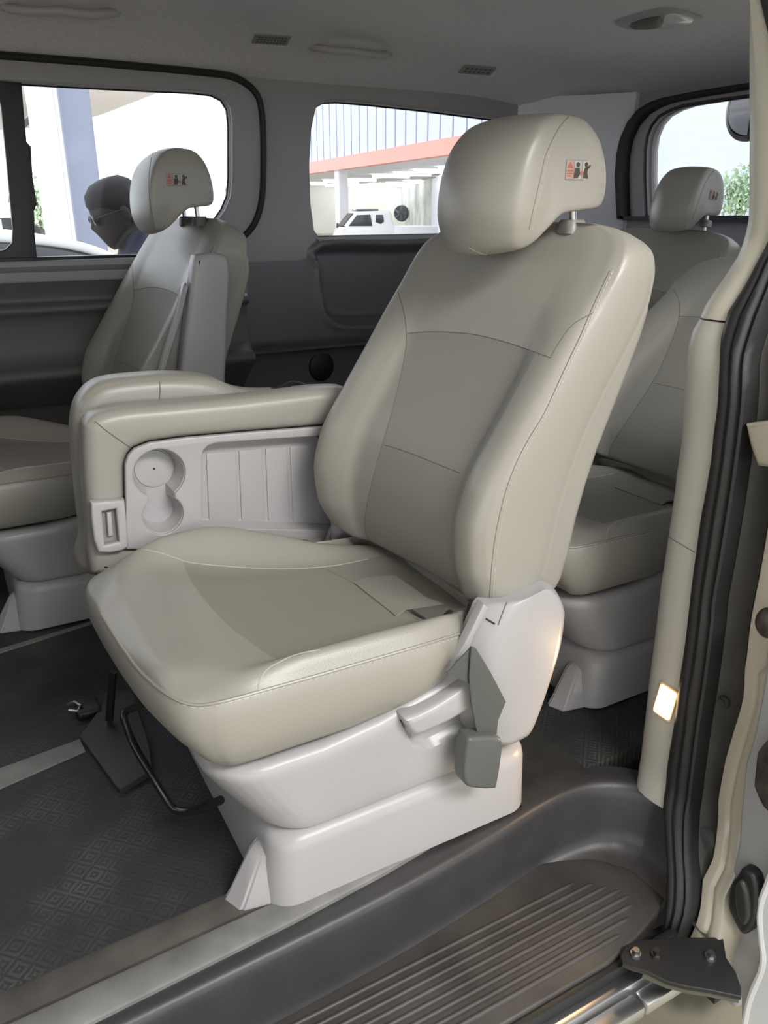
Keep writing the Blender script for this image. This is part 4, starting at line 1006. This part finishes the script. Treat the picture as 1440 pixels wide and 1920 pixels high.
def prism(bm, quad, vec):
    vs = [bm.verts.new(p) for p in quad]; f = bm.faces.new(vs); r = bmesh.ops.extrude_face_region(bm, geom=[f])
    bmesh.ops.translate(bm, verts=[e for e in r['geom'] if isinstance(e, bmesh.types.BMVert)], vec=vec)
sp_ = (fs(700)-fs(760))/ (3.3) if False else abs(fs(759)-fs(778.6))
bm = bmesh.new(); s0 = fs(759); k0 = math.ceil((fs(470)-s0)/sp_); k1 = math.floor((-20-s0)/sp_)
sr_ = [s0+k*sp_ for k in range(k1, k0+1)]
for a, b in zip(sr_, sr_[1:]): prism(bm, [fp(a+.06, zb1), fp(b-.06, zb1), fp(b-.06, zf), fp(a+.06, zf)], FN*.12)
obj('ribbed_cladding', bm, WALLW, bld)
bm = bmesh.new(); prism(bm, [fp(sr_[0], zb1-.1, .12), fp(sr_[-1], zb1-.1, .12), fp(sr_[-1], zf, .12), fp(sr_[0], zf, .12)], FN*.1); obj('cladding_backing', bm, mat('dark joint', (.10, .11, .2), .8), bld)  # dark backing seen between the cladding ribs
bm = bmesh.new(); prism(bm, [fp(fs(1010), zb0, -.15), fp(sr_[-1], zb0, -.15), fp(sr_[-1], zb1, -.15), fp(fs(1010), zb1, -.15)], FN*.4); obj('orange_band', bm, mat('orange band', (.78, .33, .27), .5), bld)
bm = bmesh.new(); prism(bm, [fp(fs(855), GZ), fp(-20, GZ), fp(-20, zb0), fp(fs(855), zb0)], FN*.2); prism(bm, [fp(fs(1010), zb0), fp(-20, zb0), fp(-20, zb1), fp(fs(1010), zb1)], FN*.2); obj('ground_wall', bm, WALLW, bld)
bw = [az(500, 64, GZ), az(752, 64, GZ)]; rw_ = [az(752, 64, GZ), az(809, 50, GZ)]; wp = [az(809, 50, GZ), az(860, 32, GZ)]
BEIGE = mat('beige render', (.78, .78, .70), .8, var=.06, scale=.6)
def wall2(name, a, b, z1, m):
    bm = bmesh.new(); n = (b-a).normalized(); n = Vector((n.y, -n.x, 0))
    prism(bm, [a, b, Vector((b.x, b.y, z1)), Vector((a.x, a.y, z1))], -n*.3); return obj(name, bm, m, bld)
wall2('back_wall', *bw, zb0, BEIGE); wall2('side_wall', *rw_, zb0, mat('stained side wall', (.7, .72, .68), .8, var=.25, scale=.8)); wall2('shutter', *wp, zb0-.1, mat('white shutter', (.8, .82, .9), .6))
bm = bmesh.new()
prism(bm, [fp(sr_[-1], zb0+.02, .2), fp(fs(855), zb0+.02, .2), Vector((*az(870, 60, 0).xy, zb0+.02)), Vector((*az(752, 80, 0).xy, zb0+.02)), Vector((*az(400, 90, 0).xy, zb0+.02))], Vector((0, 0, .2))); obj('canopy_soffit', bm, mat('soffit', (.75, .73, .76), .8), bld)
a = az(641, 41, GZ); bm = bmesh.new(); rrloft(bm, [(GZ, a.x-.25, a.x+.25, a.y-.25, a.y+.25, .05), (zb0, a.x-.25, a.x+.25, a.y-.25, a.y+.25, .05)]); obj('canopy_column', bm, mat('column', (.7, .7, .72), .6), bld)
TUBE = mat('lit tube', (1, 1, 1), .4, emit=((.95, .97, 1.0), 9.0))
TL = [(777, 835, 537), (738, 808, 554), (698, 768, 569), (650, 705, 596), (757, 808, 608), (724, 782, 621), (692, 749, 629), (652, 690, 650), (708, 759, 664), (766, 806, 648), (583, 612, 622), (607, 632, 604), (610, 632, 656), (823, 845, 517), (824, 845, 583), (640, 672, 607), (736, 775, 657)]
for i, (u0, u1, Y) in enumerate(TL):
    v = 170+Y/3.6; a = at(u0, v, z=zb0-.02); b = at(u1, v+.4, z=zb0-.02)
    if a.xy.length > 63: a = a*(62/a.xy.length); b = b*(62/b.xy.length); a.z = b.z = zb0-.02
    bm = bmesh.new(); tube(bm, [Vector((a.x, a.y, zb0-.06)), Vector((b.x, b.y, zb0-.06))], .10, 8)
    tag(obj('tube_light', bm, TUBE), 'lit white tube lamp under the canopy beyond the quarter window', 'light', 'tube lights under the canopy')
# wall fan
c = (rw_[0]+rw_[1])/2; n = (rw_[1]-rw_[0]).normalized(); n = Vector((n.y, -n.x, 0))
if n.dot(CP-c) < 0: n = -n
h = az(763, 60.5, 0); hp = Vector((h.x, h.y, 1.05-60.5*4/1574*1.0)); n = (n*.5+(CP-hp).normalized()).normalized()
fan = empty('wall_fan', hp, 'round dark wall fan on the stained wall beyond the quarter window', 'fan')
Mf = Matrix.Translation(hp+n*1.0) @ n.to_track_quat('Z', 'Y').to_matrix().to_4x4()
bm = bmesh.new(); bmesh.ops.create_cone(bm, cap_ends=True, segments=32, radius1=.56, radius2=.50, depth=.25, matrix=Mf); obj('fan_housing', bm, mat('fan grey', (.06, .065, .075), .5), fan)
bm = bmesh.new()
for k in range(5): bmesh.ops.create_cube(bm, size=1, matrix=Mf @ Matrix.Rotation(k*1.2566, 4, 'Z') @ Matrix.Translation((.26, 0, .14)) @ Matrix.Rotation(.5, 4, 'X') @ Matrix.Diagonal((.4, .2, .015, 1)))
obj('fan_blades', bm, mat('fan blade', (.13, .135, .15), .5), fan)

# roof of the workshop bay on the door side
bm = bmesh.new(); box(bm, -7, 8, -6.5, .2, 2.9, 3.05); s_obj('roof_bay', bm, mat('bay roof', (.5, .5, .5), .8))
# vehicles outside
def side_extrude(bm, prof, y0, y1, bev): 
    b2 = plate([prof], y1-y0, bev, MXZ((y0+y1)/2)); me = bpy.data.meshes.new('t'); b2.to_mesh(me); b2.free(); bm.from_mesh(me); bpy.data.meshes.remove(me)
CARW = mat('white car paint', (.80, .81, .83), .3); CARG = mat('dark car glass', (.03, .032, .036), .12); TYRE = mat('tyre', (.02, .02, .02), .8)
def wheel(x, y, z, r, parent):
    bm = bmesh.new(); bmesh.ops.create_cone(bm, cap_ends=True, segments=28, radius1=r, radius2=r, depth=.22, matrix=Matrix.Translation((x, y, z)) @ Matrix.Rotation(R(90), 4, 'X')); w = obj('wheel', bm, TYRE, parent)
    bm = bmesh.new(); bmesh.ops.create_cone(bm, cap_ends=True, segments=20, radius1=r*.6, radius2=r*.5, depth=.24, matrix=Matrix.Translation((x, y, z)) @ Matrix.Rotation(R(90), 4, 'X')); obj('hub', bm, STEEL, w)
def make_car(loc, label, rz=0.):
    """saloon, nose towards +x, local origin on the ground"""
    t = empty('parked_car', (0, 0, 0), label, 'car', 'cars parked outside')
    body = [tuple(p) for p in catmull([(-2.1, .35), (-2.15, .75), (-1.95, 1.0), (-1.2, 1.04), (0, 1.02), (.75, 1.0), (1.5, .90), (2.05, .72), (2.15, .45), (2.05, .28), (0, .25), (-2.0, .25)], 4, True)]
    bm = bmesh.new(); side_extrude(bm, body, -.85, .85, .12); obj('car_body', bm, CARW, t)
    cab = [tuple(p) for p in catmull([(-1.75, .98), (-1.35, 1.32), (-.8, 1.46), (0, 1.49), (.35, 1.44), (.75, 1.24), (1.15, .98)], 5)]
    bm = bmesh.new(); side_extrude(bm, cab, -.72, .72, .10); g = obj('car_cabin_glass', bm, CARG, t)
    rf = [tuple(p) for p in catmull([(-1.45, 1.27), (-1.2, 1.41), (-.8, 1.485), (0, 1.515), (.35, 1.46), (.62, 1.34)], 4)]; rf = rf+[(p[0], p[1]-.055) for p in rf[::-1]]
    bm = bmesh.new(); side_extrude(bm, rf, -.70, .70, .02); obj('car_roof', bm, CARW, t)
    for s in (-.72, .72):
        bm = bmesh.new(); tube(bm, [(-.25, s*.99, 1.0), (-.25, s*.97, 1.44)], .04, 6); tube(bm, [(.60, s*.98, 1.34), (1.10, s*1.02, 1.0)], .035, 6); tube(bm, [(-1.45, s*.98, 1.27), (-1.72, s*1.0, 1.0)], .06, 6); obj('car_pillars', bm, CARW, t)
    for x in (-1.3, 1.3):
        for y in (-.78, .78): wheel(x, y, .31, .31, t)
    t.location = loc; t.rotation_euler = (0, 0, rz); return t
def copy_tree(o, loc, rz, label, parent=None):
    c = o.copy(); COL.objects.link(c)
    if parent is None: c.location = loc; c.rotation_euler = (0, 0, rz); c['label'] = label
    else: c.parent = parent
    for ch in list(o.children): copy_tree(ch, None, 0, None, c)
    return c
car = make_car(Vector((-.34, 5.7, GZ)), 'white car parked close outside the sliding window, only its roof and dark glass showing', math.pi)
p = az(102, 20, GZ); copy_tree(car, p+Vector((-1.2, 0, 0)), R(20), 'small distant white car behind the window divider, beside the tree')
# pickup under the canopy
pk = empty('pickup_truck', (0, 0, 0), 'white pickup truck under the canopy beyond the quarter window', 'pickup truck')
cabp = [tuple(p) for p in catmull([(-1.35, .4), (-1.38, .85), (-1.25, 1.0), (-.78, 1.52), (-.6, 1.6), (.55, 1.63), (.78, 1.58), (.86, 1.3), (.9, .4)], 4, True)]
bm = bmesh.new(); side_extrude(bm, cabp, -.8, .8, .08); obj('truck_cab', bm, WHITE, pk)
for s in (-.80, .80):
    bm = bmesh.new(); side_extrude(bm, [(-1.05, 1.02), (-.68, 1.46), (-.10, 1.48), (-.02, 1.02)], s-.02, s+.02, .008); obj('side_window', bm, CARG, pk)
    bm = bmesh.new(); side_extrude(bm, [(.12, 1.18), (.14, 1.47), (.45, 1.47), (.50, 1.2), (.35, 1.1)], s-.02, s+.02, .008); obj('side_window', bm, CARG, pk)
bm = bmesh.new(); prism(bm, [(-1.27, -.7, 1.0), (-1.27, .7, 1.0), (-.80, .68, 1.52), (-.80, -.68, 1.52)], (-.03, 0, .02)); obj('windscreen', bm, CARG, pk)
bm = bmesh.new(); box(bm, -.65, .3, -.6, .6, 1.62, 1.70, .02); obj('roof_rack', bm, CARG, pk)
bm = bmesh.new(); box(bm, .95, 2.9, -.82, .82, .45, 1.0, .03); obj('truck_bed', bm, WHITE, pk)
for s in (-.85,):
    bm = bmesh.new(); tube(bm, [(-1.2, s, 1.0), (-1.5, s-.1, 1.02), (-1.55, s-.1, 1.0)], .02, 6); box(bm, -1.6, -1.52, s-.2, s-.02, .95, 1.15, .02); obj('door_mirror', bm, CARG, pk)
for x in (-.8, 2.0):
    for y in (-.75, .75): wheel(x, y, .33, .33, pk)
p = az(692, 36.5, GZ); pk.location = p+Vector((.0, 0, -.02)); pk.rotation_euler = (0, 0, R(-17))

# canopy and columns near the far side
can = empty('entrance_canopy', az(150, 11, GZ), 'white entrance canopy on concrete columns beyond the sliding window', 'canopy')
zc = 3.6
Pc = [at(u, v, z=zc) for u, v in ((-260, 60), (340, 60), (318, 166), (188, 216), (122, 232), (60, 240), (-260, 262))]
bm = bmesh.new(); prism(bm, Pc, (0, 0, .35)); obj('canopy_slab', bm, mat('pinkish soffit', (.95, .90, .94), .8), can)
def column(u0, u1, dist, m, name, z1=zc):
    c = az((u0+u1)/2, dist, GZ); w = (u1-u0)/1574*dist/2; bm = bmesh.new()
    rrloft(bm, [(z, c.x-w, c.x+w, c.y-w, c.y+w, .03) for z in (GZ, z1)], 3); return obj(name, bm, m, can)
column(138, 188, 9.5, mat('blue grey column', (.27, .29, .38), .7), 'column')
column(84, 120, 12.5, mat('pale column', (.75, .75, .80), .7), 'column')
bm = bmesh.new(); 
for u in (126, 133): a = az(u, 9.2, 0); tube(bm, [(a.x, a.y, GZ), (a.x, a.y, zc)], .02, 6)
obj('drain_pipe', bm, WHITE, can)
a, b = at(42, 236, z=zc-.25), at(82, 202, z=zc-.25); bm = bmesh.new(); tube(bm, [a, b], .10, 4); obj('canopy_beam', bm, mat('dark beam', (.10, .11, .13), .6), can)
c = az(400, 11, GZ); bm = bmesh.new(); rrloft(bm, [(z, c.x-.14, c.x+.14, c.y-.14, c.y+.14, .04) for z in (GZ, 7)], 3)
tag(obj('white_post', bm, mat('bluish white post', (.80, .83, .92), .6)), 'bluish white post outside the rear end of the sliding window', 'post')

# trees
LEAF = mat('leaves', (.42, .55, .36), .6, var=.4, scale=3); BARK = mat('bark', (.10, .08, .06), .9)
def tree(u, v, dist, r, label, lift=.0):
    h = 1.05-(v-396)/1574*dist; c = az(u, dist, h); t = empty('tree', (c.x, c.y, GZ), label, 'tree')
    bm = bmesh.new(); tube(bm, [(c.x, c.y, GZ), (c.x+.03, c.y, (GZ+h)/2), (c.x, c.y, h)], lambda q: .12*(1-.5*q)*r, 8); obj('trunk', bm, BARK, t)
    bm = bmesh.new(); rnd = random.Random(int(u))
    for k in range(900):
        d = Vector((rnd.gauss(0, 1), rnd.gauss(0, 1), rnd.gauss(0, 1))).normalized()*(r*rnd.random()**.4)
        q = c+Vector((d.x, d.y, d.z*1.15)); M = Matrix.Translation(q) @ Matrix.Rotation(rnd.random()*6.3, 4, 'Z') @ Matrix.Rotation(rnd.random()*2.4-.7, 4, 'X')
        s = r*.13; vs = [bm.verts.new(M @ Vector(w)) for w in ((0, -s, 0), (s*.45, 0, s*.12), (0, s, 0), (-s*.45, 0, s*.12))]; bm.faces.new(vs)
    f = obj('foliage', bm, LEAF, t, normals=False); return t
tree(72, 375, 16, .45, 'small green tree beside the distant car, left of the columns')
tree(1382, 368, 7.5, .20, 'pale green tree outside the tailgate window beside the headrest')
# outside mirror on the tailgate
mr = empty('tailgate_mirror', at(1400, 222, x=2.62), 'round black-rimmed parking mirror outside at the top of the tailgate window', 'mirror')
pm = at(1415, 205, x=2.60); Mm = Matrix.Translation(pm) @ Matrix.Rotation(R(-90), 4, 'Y') @ Matrix.Rotation(R(0), 4, 'X')
bm = bmesh.new()
prof_ = [(.0, -.03), (.05, -.03), (.085, -.015), (.098, .012), (.098, .026), (.086, .032), (.080, .020)]
rings(bm, [[Mm @ Vector((r_*math.cos(2*math.pi*i/40)*1.05, r_*math.sin(2*math.pi*i/40), z)) for i in range(40)] for r_, z in [(max(r_, .002), z) for r_, z in prof_]]); obj('mirror_shell', bm, BLACK, mr)
bm = bmesh.new(); bmesh.ops.create_cone(bm, cap_ends=True, segments=40, radius1=.082, radius2=.082, depth=.004, matrix=Mm @ Matrix.Translation((0, 0, .018)) @ Matrix.Rotation(R(12), 4, 'X')); obj('mirror_glass', bm, CHROME, mr)
bm = bmesh.new(); tube(bm, [pm+Vector((.0, 0, .08)), pm+Vector((-.05, -.02, .16)), Vector((XR+.06, pm.y-.05, 1.50))], .012, 8); obj('mirror_arm', bm, BLACK, mr)

# ------------------------------------------------------------------ person outside the far window
def skin_mesh(name, joints, edges, m, parent, lv=2):
    me = bpy.data.meshes.new(name); me.from_pydata([j[0] for j in joints], edges, []); me.update()
    o = bpy.data.objects.new(name, me); COL.objects.link(o)
    sk = o.modifiers.new('s', 'SKIN'); o.modifiers.new('d', 'SUBSURF').levels = lv
    for i, j in enumerate(joints):
        r_ = j[1] if isinstance(j[1], tuple) else (j[1], j[1]); me.skin_vertices[0].data[i].radius = r_
        me.skin_vertices[0].data[i].use_root = (i == 0)
    dg = bpy.context.evaluated_depsgraph_get(); me2 = bpy.data.meshes.new_from_object(o.evaluated_get(dg))
    bpy.data.objects.remove(o); bpy.data.meshes.remove(me); me2.name = name
    return link(name, me2, m, parent, 180)
HC = az(205, 3.42, 0)      # under the head; faces -x, looking down
px_, py_ = HC.x+.02, HC.y
per = empty('person', (px_+.05, py_, GZ), 'person in dark shirt and glasses outside the sliding window, head bowed', 'person')
SKN = mat('backlit skin', (.032, .025, .025), .6); SHIRT = mat('navy shirt', (.022, .025, .05), .8); HAIR = mat('dark hair', (.02, .017, .018), .8); TROU = mat('dark trousers', (.03, .03, .035), .8)  # backlit silhouette painted into the near-black skin
ox, oy, oz = px_, py_, GZ
def V(x, y, z): return (ox+x, oy+y, oz+z)
body_j = [(V(.08, 0, .95), (.15, .12)), (V(.09, 0, 1.12), (.15, .11)), (V(.10, 0, 1.30), (.17, .12)), (V(.09, 0, 1.42), (.12, .10)), (V(.065, 0, 1.50), (.062, .062)), (V(.045, 0, 1.56), (.060, .060)),
          (V(.09, .17, 1.40), .065), (V(.10, .24, 1.15), .048), (V(.0, .22, .95), .038), (V(-.06, .19, .88), .026),
          (V(.09, -.17, 1.40), .065), (V(.10, -.24, 1.15), .048), (V(.0, -.22, .95), .038), (V(-.06, -.19, .88), .026),
          (V(.08, .09, .86), .09), (V(.07, .10, .50), .062), (V(.09, .10, .10), .042), (V(-.06, .11, .03), .035),
          (V(.08, -.09, .86), .09), (V(.07, -.10, .50), .062), (V(.09, -.10, .10), .042), (V(-.06, -.11, .03), .035)]
be = [(0, 1), (1, 2), (2, 3), (3, 4), (4, 5), (3, 6), (6, 7), (7, 8), (8, 9), (3, 10), (10, 11), (11, 12), (12, 13), (0, 14), (14, 15), (15, 16), (16, 17), (0, 18), (18, 19), (19, 20), (20, 21)]
body_ = skin_mesh('body', body_j, be, SHIRT, per)
# head: rings from crown to chin, tipped forward
def head_bm(c, tilt, sc=1.0):
    bm = bmesh.new(); rs = []
    H = [(.118, .02, .035, .0), (.108, .055, .05, .0), (.085, .085, .068, .0), (.05, .098, .077, .002), (.015, .100, .078, .0), (-.02, .098, .075, -.002), (-.05, .092, .070, -.006), (-.08, .08, .060, -.016), (-.105, .062, .047, -.030), (-.122, .035, .030, -.044)]
    Mh = Matrix.Translation(c) @ Matrix.Rotation(tilt, 4, 'Y')
    for z, a, b, sh in H:
        ring = []
        for i in range(32):
            t = 2*math.pi*i/32; x = a*math.cos(t); y = b*math.sin(t)
            if x < 0:
                f = max(0, math.cos(t)*-1)
                nose = .026*math.exp(-((z+.03)/.022)**2)*max(0, 1-abs(y)/.018); x -= nose
                x += .010*math.exp(-((z-.012)/.016)**2)*math.exp(-((abs(y)-.032)/.016)**2)
                x -= .006*math.exp(-((z+.072)/.012)**2)*max(0, 1-abs(y)/.03)
            ring.append(Mh @ Vector(((x+sh)*sc, y*sc, z*sc)))
        rs.append(ring)
    rings(bm, rs); return bm, Mh
hc = Vector((ox+.01, oy, oz+1.60+.0))
hb, Mh = head_bm(hc, R(-22)); head = obj('head', hb, SKN, per, 60)
for s in (-1, 1):
    bm = bmesh.new(); bmesh.ops.create_uvsphere(bm, u_segments=12, v_segments=8, radius=.03, matrix=Mh @ Matrix.Translation((.012, s*.078, -.01)) @ Matrix.Diagonal((.6, .3, 1.05, 1))); obj('ear', bm, SKN, head)
bm = bmesh.new(); rs = []
for z, a, b, sh in [(.122, .02, .03, .002), (.115, .06, .055, .004), (.09, .093, .075, .004), (.055, .106, .084, .006), (.02, .106, .084, .018), (-.02, .080, .080, .032), (-.055, .065, .072, .042)]:
    rs.append([Mh @ Vector((a*math.cos(2*math.pi*i/28)+sh, b*math.sin(2*math.pi*i/28), z)) for i in range(28)])
rings(bm, rs); obj('hair', bm, HAIR, head, 60)
gl = bmesh.new()
for s in (-1, 1):
    tube(gl, [Mh @ Vector((-.106+.006*abs(math.sin(t)), s*.034+.024*math.cos(t), .004+.017*math.sin(t))) for t in np.linspace(0, 2*math.pi, 20)], .0022, 6)
    tube(gl, [Mh @ Vector((-.100, s*.058, .008)), Mh @ Vector((-.05, s*.08, .008)), Mh @ Vector((.01, s*.084, .004))], .002, 6)
tube(gl, [Mh @ Vector((-.108, -.010, .008)), Mh @ Vector((-.110, 0, .012)), Mh @ Vector((-.108, .010, .008))], .002, 6)
g = obj('glasses', gl, BLACK, head)
for s in (-1, 1):
    bm = bmesh.new(); bmesh.ops.create_circle(bm, cap_ends=True, segments=20, radius=.021, matrix=Mh @ Matrix.Translation((-.104, s*.034, .004)) @ Matrix.Rotation(R(90), 4, 'Y') @ Matrix.Diagonal((.8, 1.1, 1, 1))); obj('lens', bm, CHROME, g)
# hands and shoes, trousers, short sleeves end at the elbow
def hand(s):
    w = Vector(V(-.06, s*.19, .88)); j = [(tuple(w), .024), (tuple(w+Vector((-.04, -.005*s, -.05))), (.016, .034))]; e = [(0, 1)]
    for k, (dy, L) in enumerate(((-.027, .06), (-.009, .07), (.009, .066), (.027, .052))):
        b = w+Vector((-.05, dy, -.075)); j += [(tuple(b), .009), (tuple(b+Vector((-.012, 0, -L*.5))), .008), (tuple(b+Vector((-.002, 0, -L))), .007)]; n = len(j); e += [(1, n-3), (n-3, n-2), (n-2, n-1)]
    b = w+Vector((-.03, -.03*s, -.03)); j += [(tuple(b), .010), (tuple(b+Vector((-.02, -.012*s, -.035))), .008)]; n = len(j); e += [(0, n-2), (n-2, n-1)]
    skin_mesh('hand', j, e, SKN, body_, 1)
hand(1); hand(-1)
tr = [(V(.08, 0, .97), (.160, .132)), (V(.08, .09, .84), .10), (V(.07, .10, .50), .074), (V(.09, .10, .10), .062), (V(.08, -.09, .84), .10), (V(.07, -.10, .50), .074), (V(.09, -.10, .10), .062)]
skin_mesh('trousers', tr, [(0, 1), (1, 2), (2, 3), (0, 4), (4, 5), (5, 6)], TROU, body_)
for s in (-1, 1):
    bm = bmesh.new(); box(bm, ox-.15, ox+.13, oy+s*.105-.05, oy+s*.105+.05, oz, oz+.085, .035, 4); obj('shoe', bm, BLACK, body_)

# ------------------------------------------------------------------ light
w = bpy.data.worlds.new('sky'); S.world = w; w.use_nodes = True
nt = w.node_tree; bg = nt.nodes['Background']
bg.inputs['Color'].default_value = (.93, .96, 1.0, 1); bg.inputs['Strength'].default_value = 1.35
l = bpy.data.lights.new('courtesy_bulb', 'SPOT'); l.energy = 1.1; l.spot_size = R(125); l.spot_blend = .6; l.color = (1, .62, .30); l.shadow_soft_size = .012
o = bpy.data.objects.new('courtesy_bulb', l); o.location = lo_+ln*.012; COL.objects.link(o); o.rotation_euler = ln.to_track_quat('-Z', 'Y').to_euler()
l = bpy.data.lights.new('canopy_fill', 'POINT'); l.energy = 420; l.shadow_soft_size = .3  # unseen lamp added to brighten the canopy soffit
o = bpy.data.objects.new('canopy_fill', l); o.location = az(215, 14, 2.7); COL.objects.link(o)
# unseen area lights added on the door side to brighten the near seat
for i, (x, y) in enumerate(((.85, -1.25), (1.25, -1.6))):
    l = bpy.data.lights.new('bay_fill', 'AREA'); l.shape = 'RECTANGLE'; l.size = 1.6; l.size_y = .5; l.energy = 26; l.color = (1, .985, .96)
    o = bpy.data.objects.new('bay_fill', l); o.location = (x, y, 2.6); COL.objects.link(o)
    o.rotation_euler = (Vector((.55, 1.1, .4))-o.location).to_track_quat('-Z', 'Y').to_euler()
S.view_settings.view_transform = 'Standard'; S.view_settings.look = 'None'; S.view_settings.gamma = 1; S.view_settings.use_curve_mapping = False
S.view_settings.exposure = 1.0
S.cycles.use_denoising = True; S.cycles.max_bounces = 8; S.cycles.transparent_max_bounces = 12; S.cycles.sample_clamp_indirect = 6
